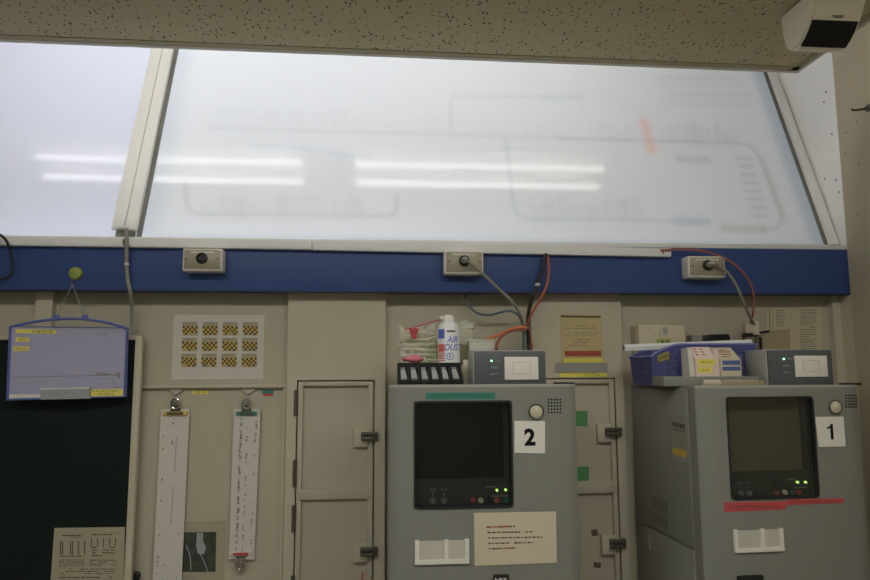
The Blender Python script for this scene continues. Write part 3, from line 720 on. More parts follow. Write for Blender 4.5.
mb = MB().px([(176,437),(176.6,437),(175,472),(174.4,472)], YK-.0144, .0003).px([(173,486),(173.6,486),(171,524),(170.4,524)], YK-.0144, .0003)
mb.build('rule_lines', 'ink_soft', ts, smooth=False)
ts2, _ = strip([(234,409),(260.6,408.8),(254.2,559.5),(228.6,559)], 'long white handwritten sheet at right with red clip on its bottom', [(.25,60,.06,.95,.8),(.5,44,.1,.95,.4),(.82,44,.06,.95,.4)])
binder(175.8, 413.2, .074, 'yellow_dim', 'chrome', 'yellow and black clip at top of the left hanging sheet', 1, 'ink')
binder(246.8, 413.2, .066, 'teal', 'cable_grey', 'teal clip at top of the right hanging sheet', 1, 'dark_steel')
binder(241.2, 553.2, .068, 'white', 'chrome', 'red and white clip at bottom of the right hanging sheet', -1, 'red')
yp = YK-.0012
pp = paper('photo_print', [(180,521.5),(226,520.5),(224,592),(178,592)], yp, 'tan_paper', 'printed sheet with a dark photograph low on the wall between hanging sheets', 'print')
MB().px([(182,532.5),(216.2,532),(215.6,571.8),(181.5,572)], yp-.0006, .0005).build('photograph', 'photo', pp, smooth=False)
mb = MB().px([(197,533),(203,533),(203,541),(206,547),(204,554),(198,554),(196,546)], yp-.0009, .0002).tube([P(200,553,yp-.001), P(205,564,yp-.001), P(209,576,yp-.001)], .0015, 6).tube([P(186,545,yp-.001), P(190,556,yp-.001), P(191,570,yp-.001)], .0015, 6)
mb.build('photo_detail', 'cell', pp, smooth=False)
mb = MB(); glyphs(mb, 186, 528.5, 192, 530.5, yp-.0004, 3, 2); glyphs(mb, 211, 522.4, 224, 524, yp-.0004, 6, 2); dashes(mb, 182, 576, 198, 579, yp-.0004, 1, .9); mb.build('print', 'ink_soft', pp, smooth=False)

# ------------------------------------------------------------------ door stickers
for (x0, y0, x1, y1, lb_) in ((578.2,411,587.6,426.2,'green sticker on the door right of machine two, the upper one'), (579.6,466.6,588.9,481.2,'green sticker on the door right of machine two, the lower one')):
    tag(MB().pxr(x0-6, y0, x1, y1, YS+.0128, .001).build('door_sticker', 'green'), lb_, 'sticker', 'green stickers on the door')
for (q, lb_) in (([(590.8,530),(597.2,529),(598.2,535.4),(592.2,536.2)], 'tilted scrap of brown tape on lower door panel, upper of two'), ([(593.8,562),(601,563),(600.6,568.2),(593.4,567.2)], 'scrap of brown tape on lower door panel, lower of two')):
    tag(MB().px(q, YS+.0126, .001).build('tape_scrap', 'brown'), lb_, 'tape', 'brown tape scraps on the door')

# ------------------------------------------------------------------ yellow poster
yq = YS-.0025
po = paper('poster', [(560.4,313.6),(600.8,314.6),(604.4,366),(562,366)], yq, 'yellow_poster', 'yellow notice with red band tucked into a plastic strip beside machine two', 'notice')
MB().px([(561,315.4),(600.6,316.2),(600.8,317.8),(561.2,317.2)], yq-.0006, .0005).build('black_bar', 'ink', po)
MB().px([(564.6,351),(601,350.8),(601.6,356.2),(565,356.4)], yq-.0006, .0005).build('red_band', 'red_band', po)
MB().px([(563.6,358.4),(602.6,357.8),(603,362.4),(564,362.6)], yq-.0006, .0005).build('yellow_band', 'yellow', po)
mb = MB(); dashes(mb, 563, 322, 567, 324.5, yq-.0005, 1, 1); dashes(mb, 565.5, 324.5, 596, 329.6, yq-.0005, 2, .95); dashes(mb, 567, 331.6, 597, 336, yq-.0005, 2, .8); dashes(mb, 568, 338, 590, 347, yq-.0005, 3, .6); mb.build('print', 'ink_soft', po)
t = thing('label_strip', 'grey plastic label strip with yellow tape below the yellow notice', 'label strip', P(582,377,YS-.006))
MB().pxr(555.6, 363.2, 607.6, 372.4, YS-.0045, .0015).build('holder', 'strip_clear', t); MB().px([(560,372.6),(607,371.8),(607,376.6),(560,377.2)], YS-.0015, .001).build('yellow_tape', 'yellow', t)
mb = MB(); glyphs(mb, 584, 373.6, 600, 375.6, YS-.0019, 6, 2); mb.build('writing', 'ink', t)

# ------------------------------------------------------------------ the machines
def machine(K):
    yF, x0, x1, zt, yBk = K['yF'], K['x0'], K['x1'], K['zt'], K['yB']
    t = thing('ticket_machine', K['label'], 'ticket machine', K.get('centre', ((x0+x1)/2, (yF+yBk)/2, 0)), 'grey ticket machines standing against the wall')
    cw, cdp = .036, .012                       # chamfer at both sides of the service door
    D = .05                                    # thickness of the door
    # body behind the door
    MB().box(x0+.002, x1-.002, yF+D+.004, yBk, 0, zt-.004, .004).build('cabinet', 'grey', t)
    W = K['win']; y = yF
    wx0, wx1 = P(W[0], (W[1]+W[3])/2, y).x, P(W[2], (W[1]+W[3])/2, y).x; wz1, wz0 = P((W[0]+W[2])/2, W[1], y).z, P((W[0]+W[2])/2, W[3], y).z
    r = .011
    def rrect(xa, xb, za, zb, rad, yy, n=5):
        pts = []
        for cx_, cz_, a0 in ((xb-rad, zb-rad, 0), (xa+rad, zb-rad, 90), (xa+rad, za+rad, 180), (xb-rad, za+rad, 270)):
            for i in range(n+1):
                a_ = math.radians(a0+90*i/n); pts.append(Vector((cx_+rad*math.cos(a_), yy, cz_+rad*math.sin(a_))))
        return pts
    def plan(xa, xb, left, right):
        p = []
        if left: p += [(xa, yF+D), (xa, yF+cdp+.004), (xa+.004, yF+cdp), (xa+cw, yF)]
        else: p += [(xa, yF+D), (xa, yF)]
        if right: p += [(xb-cw, yF), (xb-.004, yF+cdp), (xb, yF+cdp+.004), (xb, yF+D)]
        else: p += [(xb, yF), (xb, yF+D)]
        return p
    d = MB()
    def ext(pl, za, zb): d.prism([(a, b, za) for a, b in pl], (0, 0, zb-za))
    ext(plan(x0, x1, True, True), .08, wz0); ext(plan(x0, x1, True, True), wz1, zt-.006)
    ext(plan(x0, wx0, True, False), wz0, wz1); ext(plan(wx1, x1, False, True), wz0, wz1)
    dr = d.build('service_door', 'grey', t)
    MB().prism([(a, b, zt-.006) for a, b in plan(x0, x1, True, True)], (0, 0, .006)).build('door_cap', 'grey2', dr, label='paler top edge of service door')
    MB().ring(rrect(wx0-.001, wx1+.001, wz0-.001, wz1+.001, r+.002, yF-.003), rrect(wx0+.004, wx1-.004, wz0+.004, wz1-.004, r-.003, yF-.003), (0, .028, 0)).build('window_gasket', 'gasket', dr)
    MB().prism(rrect(wx0+.003, wx1-.003, wz0+.003, wz1-.003, r-.003, yF+.004), (0, .003, 0)).build('window_glass', 'glass', dr)
    # inside the window
    yi = yF+.034
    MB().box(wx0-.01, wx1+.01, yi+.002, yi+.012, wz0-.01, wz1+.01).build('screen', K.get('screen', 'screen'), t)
    sh = wz0+(wz1-wz0)*.255
    pn = MB().box(wx0-.004, wx1+.004, yi-.008, yi+.003, wz0-.004, sh).build('control_panel', 'panel_dark', t)
    MB().box(wx1-.017, wx1+.004, yi-.006, yi+.002, sh, wz1).build('screen_bezel', 'panel_dark', t)
    def q(px_, py_): v = P(px_, py_, yi-.008); return v
    for p_ in K['knobs']:
        c = q(*p_); mb = MB().ring([c+Vector((.008*math.cos(a_), 0, .008*math.sin(a_))) for a_ in [2*math.pi*i/18 for i in range(18)]], [c+Vector((.006*math.cos(a_), 0, .006*math.sin(a_))) for a_ in [2*math.pi*i/18 for i in range(18)]], (0, -.004, 0))
        mb.cyl(c, 'y', .0035, -.006, 12); mb.box(c.x-.001, c.x+.001, c.y-.002, c.y, c.z+.012, c.z+.024); mb.box(c.x-.008, c.x-.002, c.y-.002, c.y, c.z+.026, c.z+.029); mb.box(c.x+.002, c.x+.008, c.y-.002, c.y, c.z+.026, c.z+.029)
        mb.build('knob', 'ink_white', pn)
    for p_, m_ in K['buttons']: MB().cyl(q(*p_), 'y', .0065, -.007, 18).build('button', m_, pn)
    for p_ in K['leds']: MB().cyl(q(*p_), 'y', .0032, -.006, 12).build('indicator_light', 'led_y', pn)
    k = MB(); g0 = q(*K['leds'][0]); k.box(g0.x-.03, g0.x-.004, g0.y-.001, g0.y, g0.z+.007, g0.z+.0095).box(g0.x-.014, g0.x+.03, g0.y-.001, g0.y, g0.z-.016, g0.z-.014); k.build('panel_print', 'ink_white', pn)
    # lock, speaker, plate, tape, bracket
    c = P(*K['lock'], yF)
    lk = MB().lathe([(.0195, .004), (.0205, -.004), (.0185, -.006), (.0165, -.005), (.0165, 0), (.0005, 0)], c, 28, 'y').build('lock_ring', 'dark_steel', dr)
    MB().lathe([(.016, .002), (.016, -.004), (.013, -.006), (.0005, -.0065)], c, 28, 'y').build('lock_face', 'bone', dr)
    MB().box(c.x-.0012, c.x+.0012, c.y-.0085, c.y-.006, c.z+.001, c.z+.011).build('key_slot', 'white', dr)
    g = K['grille']; mb = MB()
    for i in range(5):
        for j in range(5):
            p_ = P(g[0]+(g[2]-g[0])*i/4, g[1]+(g[3]-g[1])*j/4, yF); mb.cyl(p_, 'y', .0024, -.0006, 10)
    mb.build('speaker_grille', 'ink_black', dr)
    n_ = K['plate']; pl = MB().px(n_, yF-.002, .002).build('number_plate', 'white', dr, label='white plate numbered %s' % K['num'])
    c = sum((P(*a, yF-.0026) for a in n_), Vector())/4+Vector((K.get('noff', (0, 0))[0], 0, K.get('noff', (0, 0))[1]))
    if K['num'] == '1':
        q_ = [(.006,-.027),(.006,.027),(-.001,.027),(-.004,.0205),(-.011,.0165),(-.0155,.0155),(-.0155,.009),(-.009,.011),(-.004,.014),(-.004,-.027)]
        MB().prism([(c.x+a_*.82+.002, c.y, c.z+b_*.78) for a_, b_ in q_], (0, .0006, 0)).build('numeral', 'ink_black', pl, smooth=False)
    else: text_obj(K['num'], K['nsize'], 'ink_black', 'numeral', pl, c, bold=.0022)
    b = K['bracket']; X = [P(b[0], b[3], yF).x, P(b[2], b[3], yF).x]; Z = [P(b[0], b[3], yF).z, P(b[0], b[1], yF).z]
    th = .0105; w_ = X[1]-X[0]
    br = MB().box(X[0], X[1], yF-.006, yF, Z[0], Z[0]+th)
    for f_ in (0, .585, 1): br.box(X[0]+(w_-th)*f_, X[0]+(w_-th)*f_+th, yF-.0057, yF, Z[0]+.002, Z[1])
    bo_ = br.build('card_holder', 'white', dr)
    MB().box(X[0]+th, X[0]+(w_-th)*.585, yF-.002, yF, Z[0]+th, Z[1]-.003).box(X[0]+(w_-th)*.585+th, X[1]-th, yF-.002, yF, Z[0]+th, Z[1]-.003).build('blank_card', 'tile_trim', bo_)
    hn = K['handle']; a_, b_ = P(hn[0], hn[3], yF), P(hn[2], hn[1], yF)
    hd = MB().box(a_.x, b_.x, yF-.012, yF, a_.z-.05, b_.z, .004).build('door_handle', 'black', dr)
    if K['num'] == '2':
        k = MB(); glyphs(k, hn[0]+1.5, 578, hn[2]-1.5, 580.5, yF-.0128, 3, 3, .8); k.build('handle_print', 'white', hd)
    hg = K['hinge']; a_ = P(hg[0], hg[1], yF+.014); b_ = P(hg[2], hg[1], yF+.014)
    MB().box(a_.x, b_.x, yF+.018, yF+.04, zt-.001, zt+.0045, .001).build('top_latch', 'black', dr)
    return t, dr
zt2 = P(480, 384.6, 1.73).z; zt1 = P(694, 386, 1.785).z
x20, x21 = xpx(389, 450, 1.73), xpx(578.6, 450, 1.73)
m2, m2d = machine(dict(yF=1.73, x0=x20, x1=x21, zt=zt2, yB=YK-.001, num='2', nsize=.056, label='grey ticket machine numbered 2 with teal tape above its window', win=(414,401,512.4,508),
    knobs=[(433,500.5),(444,500.5)], buttons=[((473,500),'red'),((480.6,500.2),'white'),((489,498),'gasket'),((496.4,500),'ink_red'),((506,500),'teal')], leds=[(496.7,490),(505.4,489.6)],
    lock=(536,411.6), grille=(548.6,399.5,560.4,412.4), plate=[(514.6,421),(545,421),(545,453.4),(514.6,453)], bracket=(414.8,540,469,564.4), handle=(492.8,573.5,508.8,585), hinge=(556,388,575,388)))
tp = MB().px([(426,392.8),(495.4,392.4),(495.4,399),(426,399.3)], 1.7292, .001).build('teal_tape', 'teal', m2d)
mb = MB(); glyphs(mb, 432, 394.3, 491, 397.2, 1.7286, 20, 3); mb.build('tape_writing', 'ink', tp)
TURN = math.radians(2.6); FRAME[:] = [Vector((.87, 1.785, 0)), TURN]
x10 = xpx(697.4, 388, 1.785)
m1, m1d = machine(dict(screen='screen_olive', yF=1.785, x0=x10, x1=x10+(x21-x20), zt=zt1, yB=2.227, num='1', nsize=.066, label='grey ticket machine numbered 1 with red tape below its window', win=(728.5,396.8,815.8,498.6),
    knobs=[(740.6,493),(749,493)], buttons=[((776,493),'ink_red'),((784,492),'white'),((791,492),'teal'),((798,492.4),'red')], leds=[(796.8,482),(804.8,482)],
    lock=(835,407), grille=(846,395.5,856,407), plate=[(815.6,417),(843.6,416.6),(845.8,446.4),(819,447)], bracket=(734,529.5,783.5,552.5), handle=(737,574,761.5,592), hinge=(845,384.2,863,384.2), centre=Vector((.87, 1.785, 0))))
for q_, gl in (([(724.2,502.4),(785.8,501.3),(786,509.5),(724.4,512)], (728,505,780,509,15)), ([(786.2,499.6),(843.8,498.2),(844.3,503),(786.3,505.2)], (790,500.6,838,503.2,14))):
    tp = MB().px(q_, 1.7842, .001).build('red_tape', 'red', m1d)
    mb = MB(); glyphs(mb, *gl[:4], 1.7836, gl[4], 3); mb.build('tape_writing', 'ink', tp)
# side panels of machine one
def side_quad(mb, pts, x, t=.001): return mb.prism([PX(a, b, x) for a, b in pts], (t, 0, 0))
xs1 = x10-.0006
zl = EYE-.486; yfS = 1.785+.05+.006
mb = MB()
sp = MB().box(x10-.003, x10+.003, 1.845, 2.215, zl+.004, zt1-.013, .0015).build('side_panel', 'grey', m1)
sp2 = MB().box(x10-.003, x10+.003, 1.845, 2.15, .1, zl-.002, .0015).build('side_panel', 'grey', m1)
xs1 = x10-.0035
lbp = side_quad(MB(), [(671.4,413.5),(686.4,416.8),(687,463.6),(672.4,457.2)], xs1-.001, .001).build('rating_plate', 'cable_grey', sp)
side_quad(MB(), [(672.4,447.2),(686.3,450.8),(686.4,458),(672.8,454)], xs1-.0014, .0004).build('yellow_sticker', 'yellow_dim', lbp)
mb = MB(); 
for i in range(5): side_quad(mb, [(672.4+i*2.6,421.4+i*.65),(674.2+i*2.6,421.8+i*.65),(674.2+i*2.6,426.4+i*.65),(672.4+i*2.6,426+i*.65)], xs1-.0014, .0003)
side_quad(mb, [(673,428.6),(685,431.4),(685,432.2),(673,429.4)], xs1-.0014, .0003)
mb.build('plate_print', 'ink', lbp)
for q_ in ([(652.2,496),(666.6,502.2),(667,513.8),(652.6,507.4)], [(652.6,511),(666.9,517.2),(667.3,529.4),(653,522.4)]):
    v_ = side_quad(MB(), q_, xs1-.001, .001).build('air_vent', 'panel_dark', sp)
    mb = MB(); (a0, b0), (a1, b1), (a2, b2), (a3, b3) = q_
    for i in range(6):
        f0, f1 = (i+.2)/6, (i+.75)/6
        side_quad(mb, [(a0+(a3-a0)*f0, b0+(b3-b0)*f0), (a1+(a2-a1)*f0, b1+(b2-b1)*f0), (a1+(a2-a1)*f1, b1+(b2-b1)*f1), (a0+(a3-a0)*f1, b0+(b3-b0)*f1)], xs1-.002, .001)
    mb.build('louvre', 'grey', v_)
mb = side_quad(MB(), [(648.4,535),(649.8,535.6),(650.6,550),(649.2,549.4)], xs1-.002, .002).build('finger_pull', 'grey2', sp2)
m1.rotation_euler.z = TURN; FRAME[:] = [Vector((0, 0, 0)), 0.0]
# notice on machine two
nn = paper('notice', [(474,513),(556,511.4),(556.8,562.8),(474.6,566)], 1.7282, 'cream_paper', 'cream typed notice stuck on the front of machine two', 'notice', .0009)
mb = MB(); y_ = 1.7278
for i, (xa, xb) in enumerate(((487,515),(487.5,532.5),(488,542.5),(488,534),(488.6,516))):
    dashes(mb if i not in (0, 4) else mb, xa, 526.6+i*5.4-.9, xb, 529.6+i*5.4-.9, y_, 1, .9, .5, 1.5, 4, -.9)
mb.build('print', 'ink', nn)
mb = MB(); dashes(mb, 486, 525.4, 513, 528.6, 1.7275, 1, .8, .6, 1.5, 4, -.7); dashes(mb, 498, 547.6, 512, 550, 1.7275, 1, .8, .6, 1.5, 4, -.7); mb.build('red_print', 'ink_red', nn)

# ------------------------------------------------------------------ control boxes
def control_box(K):
    yf, z0 = K['y'], K['z']
    a = P(K['x0'], 370, yf).x; b = P(K['x1'], 370, yf).x; top = P((K['x0']+K['x1'])/2, K['top'], yf).z
    t = thing('control_box', K['label'], 'control box', ((a+b)/2, yf, z0), 'control boxes on the ticket machines')
    MB().box(a-.003, b+.002, yf+.004, yf+K['d'], z0, top+.002, .002).build('case', 'grey2', t)
    fp = MB().box(a, b, yf-.002, yf+.006, z0+.001, top, .002).build('front_panel', 'slate', t)
    W = K['pad']; p0, p1 = P(W[0], W[3], yf-.004), P(W[2], W[1], yf-.004)
    pad = MB().box(p0.x, p1.x, yf-.006, yf-.001, p0.z, p1.z, .001).build('touch_pad', 'white', fp)
    Q = K['sq']; s0, s1 = P(Q[0], Q[3], yf-.006), P(Q[2], Q[1], yf-.006); e = .0008
    o_ = [Vector((s0.x, yf-.0066, s0.z)), Vector((s1.x, yf-.0066, s0.z)), Vector((s1.x, yf-.0066, s1.z)), Vector((s0.x, yf-.0066, s1.z))]
    i_ = [Vector((s0.x+e, yf-.0066, s0.z+e)), Vector((s1.x-e, yf-.0066, s0.z+e)), Vector((s1.x-e, yf-.0066, s1.z-e)), Vector((s0.x+e, yf-.0066, s1.z-e))]
    MB().ring(o_, i_, (0, .0008, 0)).build('pad_outline', 'kraft', t)
    L = K['led']; MB().cyl(P(*L, yf-.002), 'y', .0032, -.002, 12).build('indicator_light', 'led', fp)
    mb = MB()
    glyphs(mb, L[0]+4, L[1]-1, L[0]+9.5, L[1]+1, yf-.0026, 4, 3, .4)
    for k_ in (1, 2): glyphs(mb, L[0]-.5, L[1]+6.6*k_-.9, L[0]+6.6, L[1]+6.6*k_+1.1, yf-.0026, 4, 3, .4)
    mb.build('panel_print', 'ink_white', fp)
control_box(dict(y=1.80, z=zt2-.0035, x0=474.4, x1=545.6, top=351, d=.11, pad=(504.8,356.8,538,379.8), sq=(512.8,362,530.4,374.2), led=(491.4,360.8), label='grey control box with white pad on top of machine two'))
control_box(dict(y=1.86, z=zt1-.0035, x0=768.4, x1=832.6, top=350, d=.115, pad=(795.8,355.6,826.4,376.8), sq=(803.6,360.4,818.8,371.6), led=(783.6,359), label='grey control box with white pad on top of machine one'))

# ------------------------------------------------------------------ on machine two
Z2 = zt2-.0035
# charger tray
yc = 1.79
t = thing('battery_charger', 'black six-slot charger tray on the left of machine two', 'charger', P(428,386,yc))
a, b = P(399, 386, yc).x, P(462, 386, yc).x
za = Z2; front_h = P(430, 380, yc).z-Z2; back_z = P(430, 362.8, yc+.075).z
prof = [(yc, za), (yc, za+front_h), (yc+.062, back_z), (yc+.085, back_z), (yc+.085, za)]
MB().prism([(a, p_[0], p_[1]) for p_ in [(yc, za), (yc, za+front_h*.7), (yc+.06, back_z-.012), (yc+.085, back_z-.012), (yc+.085, za)]], (b-a, 0, 0)).build('base', 'black', t)
mb = MB(); n = 6; w_ = (b-a)/n
for i in range(n+1):
    x_ = a+w_*i; mb.prism([(x_-.0032, p_[0], p_[1]) for p_ in prof], (.0064, 0, 0))
mb.prism([(a, yc+.058, back_z-.014), (a, yc+.058, back_z), (a, yc+.085, back_z), (a, yc+.085, back_z-.014)], (b-a, 0, 0))
mb.build('rib', 'black', t)
for i in range(n):
    x_ = a+w_*i+.0055; sl = Vector((0, .06, back_z-.012-(za+front_h*.7))); s0 = Vector((x_, yc, za+front_h*.7+.001))
    q_ = [s0+sl*.12, s0+sl*.12+Vector((w_-.012, 0, 0)), s0+sl*.72+Vector((w_-.012-.004, 0, 0)), s0+sl*.72]
    MB().prism(q_, Vector((0, -.002, .004))).build('cell', 'cell', t)
    q_ = [s0+sl*.84, s0+sl*.84+Vector((w_-.016, 0, 0)), s0+sl*.89+Vector((w_-.016, 0, 0)), s0+sl*.89]
    MB().prism(q_, Vector((0, -.001, .003))).build('contact', 'ink_white', t)
# pink pouch lying on the tray
c = P(413, 363.6, yc+.075); mb = MB(); bmesh.ops.create_uvsphere(mb.bm, u_segments=20, v_segments=12, radius=1)
for v in mb.bm.verts:
    x, y, z = v.co; v.co = Vector((c.x+x*.031*(1+.08*math.sin(5*y)), c.y+.003+y*.016, back_z+.0105+z*.011*(1-.3*x*x+.2*math.sin(4*x))))
tag(mb.build('pink_pouch', 'pink'), 'flat pink plastic pouch lying on the black charger tray', 'pouch')
# air duster can
yd = 1.95; rc = .0325
cc = P(448.8, 350, yd); cc.y = yd
zc0 = Z2; zsh = P(448, 328, yd).z
t = thing('spray_can', 'white air duster spray can with red straw behind the charger tray', 'spray can', (cc.x, cc.y, zc0))
MB().lathe([(.029, zc0), (rc, zc0+.004), (rc, zsh-.004), (rc-.001, zsh), (.027, zsh+.012), (.020, zsh+.018), (.012, zsh+.02), (.012, zsh+.022)], (cc.x, cc.y, 0), 36).build('can_body', 'can', t)
ztop = P(448, 314.6, yd).z
MB().lathe([(.019, zsh+.016), (.0195, zsh+.024), (.0175, ztop-.008), (.012, ztop-.002), (.004, ztop)], (cc.x, cc.y, 0), 24).box(cc.x-.026, cc.x-.01, cc.y-.014, cc.y+.0, ztop-.016, ztop-.006, .002).build('spray_cap', 'white', t)
s0 = P(441, 319.4, yd-.02); s1 = P(404.8, 329.8, yd-.02)
MB().tube([s0, s1], .0016, 8).build('straw', 'red', t)
def on_can(px0, py0, px1, py1, m_, name, off=.0006):
    r_ = rc+off; mb = MB(); n_ = 8; z1_, z0_ = P((px0+px1)/2, py0, yd-rc).z, P((px0+px1)/2, py1, yd-rc).z
    def th(px_): return math.asin(max(-.999, min(.999, (P(px_, 345, yd-rc*.6).x-cc.x)/r_)))
    t0, t1 = th(px0), th(px1)
    for i in range(n_):
        u, v = t0+(t1-t0)*i/n_, t0+(t1-t0)*(i+1)/n_
        pts = [Vector((cc.x+r_*math.sin(u), cc.y-r_*math.cos(u), z0_)), Vector((cc.x+r_*math.sin(v), cc.y-r_*math.cos(v), z0_)), Vector((cc.x+r_*math.sin(v), cc.y-r_*math.cos(v), z1_)), Vector((cc.x+r_*math.sin(u), cc.y-r_*math.cos(u), z1_))]
        f = mb.bm.faces.new([mb.bm.verts.new(p_) for p_ in pts])
    return mb.build(name, m_, t, smooth=False)
on_can(438.6, 329, 444.2, 338.4, 'label_blue', 'blue_mark'); on_can(438.6, 344, 444.2, 351.6, 'label_red', 'red_mark')
for i in range(4): on_can(438.8, 352.6+i*2.4, 444.4, 353.8+i*2.4, 'label_red', 'red_stripe')
on_can(446.4, 330.4, 455, 332, 'ink', 'maker_line')
bend = (Vector((cc.x, cc.y, 0)), rc+.0008)
text_obj('AIR', .0255, 'label_blue', 'lettering', t, (P(452.6,339.4,yd-rc).x, 0, P(452.6,339.4,yd-rc).z), bold=.0003, shear=.25, stretch=.82, bend=bend)
text_obj('DUST', .0255, 'label_blue', 'lettering', t, (P(454.0,347.2,yd-rc).x, 0, P(454.0,347.2,yd-rc).z), bold=.0003, shear=.25, stretch=.82, bend=bend)
c_ = P(450, 356.4, yd-rc); pts = []
ringp = []
for rr in (.0105, .0085):
    l_ = []
    for i in range(20):
        a_ = 2*math.pi*i/20; x_ = c_.x+rr*math.cos(a_)-cc.x; th = math.asin(max(-.99, min(.99, x_/(rc+.0008)))); l_.append(Vector((cc.x+x_, cc.y-(rc+.0008)*math.cos(th), c_.z+rr*math.sin(a_))))
    ringp.append(l_)
MB().ring(ringp[0], ringp[1], (0, .0004, 0)).build('round_emblem', 'label_blue', t)
text_obj('S', .014, 'label_blue', 'lettering', t, (c_.x, 0, c_.z), bold=.0003, bend=bend)
# crumpled clear plastic
def crumple(x0, y0, x1, y1, yy, depth, nx, nz, amp, label, seed):
    rnd = random.Random(seed); mb = MB(); V_ = []
    a, b = P(x0, y1, yy), P(x1, y0, yy)
    for side in (0, 1):
        for j in range(nz+1):
            for i in range(nx+1):
                u, v = i/nx, j/nz; bul = math.sin(math.pi*u)**.6*math.sin(math.pi*min(1, v*.92+.04))**.6
                yq_ = yy+depth*.5+(-1 if side == 0 else 1)*depth*.5*bul+rnd.uniform(-amp, amp)
                wob = 0 if j < nz else rnd.uniform(-.016, .008)
                V_.append(mb.bm.verts.new(Vector((a.x+(b.x-a.x)*u+rnd.uniform(-amp, amp), yq_, max(Z2, a.z+(b.z-a.z)*v+wob+(rnd.uniform(-amp, amp) if j else 0))))))
        o_ = side*(nx+1)*(nz+1)
        for j in range(nz):
            for i in range(nx): mb.bm.faces.new((V_[o_+j*(nx+1)+i], V_[o_+j*(nx+1)+i+1], V_[o_+(j+1)*(nx+1)+i+1], V_[o_+(j+1)*(nx+1)+i]))
    return mb
t = thing('plastic_bag', 'crumpled clear plastic packing with a red tag behind the spray can, left', 'plastic packing', P(418,386,2.02), 'clear plastic packing behind the spray can')
crumple(398, 325, 440, 386, 1.99, .07, 12, 16, .005, '', 1).build('film', 'film', t, smooth=False)
mb = MB()
for i in range(8):
    yy_ = 333+i*5.4; mb.tube([P(400+random.uniform(0,3), yy_, 1.985), P(412, yy_+random.uniform(-1.5,1.5), 1.98), P(424, yy_+random.uniform(-1,1), 1.98), P(436, yy_+random.uniform(-1.5,1.5), 1.985)], .0035, 6, 3, .5)
mb.build('fold', 'film', t)
MB().px([(409.4,328.6),(418.8,328.2),(418.2,333.4),(416.6,333.6),(416.4,338.4),(411.2,338.4),(411,333.8),(409.6,333.6)], 1.972, .006).build('red_tag', 'red', t, label='red tag')
MB().px([(400,330),(438,330),(437,380),(402,382)], 2.02, .002).build('pale_card', 'bone', t)
mb = MB().px([(402,357),(437,352),(437,353),(402,358.4)], 2.0185, .001).px([(404,349),(430,347),(430,347.8),(404,350)], 2.0185, .001).px([(428,352),(437,347),(437,360),(429,364)], 2.0185, .001).build('green_print', 'lime', t)
t = thing('plastic_bag', 'crumpled clear plastic packing right of the spray can', 'plastic packing', P(466,386,2.06), 'clear plastic packing behind the spray can')
crumple(456, 321, 475, 386, 2.06, .05, 7, 14, .005, '', 5).build('film', 'film', t, smooth=False)
mb = MB()
for i in range(6): mb.tube([P(458, 323+i*4, 2.052), P(466, 323.6+i*4+random.uniform(-1,1), 2.05), P(473, 323+i*4, 2.055)], .003, 6, 3, .5)
mb.build('fold', 'film', t)
t = thing('card_box', 'olive card box wedged between the spray can and control box', 'box', P(465,386,2.0))
MB().box(xpx(459.8,350,1.99), xpx(469,350,1.99), 1.99, 2.04, Z2, zpx(464,344,1.99), .002).build('carton', 'olive', t)
MB().box(xpx(459.6,350,1.988), xpx(469.2,350,1.988), 1.9885, 2.041, zpx(464,364,1.99), zpx(464,362.4,1.99)).build('band', 'ink', t)
t = thing('bottle', 'small beige bottle in front of the olive box beside the charger', 'bottle', (xpx(467,380,1.92), 1.92, Z2))
MB().lathe([(.014, Z2), (.0165, Z2+.003), (.0165, Z2+.05), (.012, Z2+.056), (.009, Z2+.058)], (xpx(467,380,1.92), 1.92, 0), 24).build('bottle_body', 'bone', t)
MB().lathe([(.0105, Z2+.056), (.0105, Z2+.068), (.009, Z2+.07)], (xpx(467,380,1.92), 1.92, 0), 20).build('cap', 'white', t)
t = thing('plastic_tray', 'clear plastic tray standing behind the control box on machine two', 'tray', P(482,386,1.97))
ya = 1.96; a, b = xpx(469.5, 360, ya), xpx(494, 360, ya); zz = zpx(482, 340.5, ya)
MB().box(a, b, ya, ya+.003, Z2, zz).box(a, b, ya+.057, ya+.06, Z2, zz).box(a, a+.003, ya+.003, ya+.057, Z2, zz).box(b-.003, b, ya+.003, ya+.057, Z2, zz).box(a+.003, b-.003, ya+.003, ya+.057, Z2, Z2+.003).build('bin', 'clear', t)
MB().box(a-.003, b+.003, ya-.003, ya+.002, zz-.002, zz+.003, .001).box(a-.003, b+.003, ya+.058, ya+.063, zz-.002, zz+.003, .001).build('rim', 'clear', t)

# ------------------------------------------------------------------ on machine one
Z1 = zt1-.0035
# grey plinth slab on the machine top
t = thing('equipment_base', 'grey flat base plate on top of machine one under the boxes', 'base plate', P(706,384,1.95))
zs = P(700, 376.4, 1.885).z
ax0, ax1 = xpx(664, 380, 1.885), xpx(760, 380, 1.885)
MB().box(ax0, ax1, 1.885, 1.972, Z1, zs, .003).build('slab', 'grey', t)
# beige stick brush
t = thing('brush', 'slim beige brush lying along the front edge of machine one', 'brush', P(736,384,1.865))
a, b = P(703.8, 380.4, 1.862), P(769, 380, 1.862); rr = .0085
MB().tube([(a.x, 1.868, Z1+.0098), (a.x+.012, 1.868, Z1+.0098), (a.x+.05, 1.868, Z1+.0098)], .0095, 12, 4, .8).build('handle', 'bone', t)
MB().box(a.x+.046, b.x-.012, 1.862, 1.874, Z1+.001, Z1+.0165, .003).build('stock', 'kraft', t)
MB().box(a.x+.06, b.x-.03, 1.8635, 1.8725, Z1+.016, Z1+.0178, .0005).build('bristle_strip', 'bone', t)
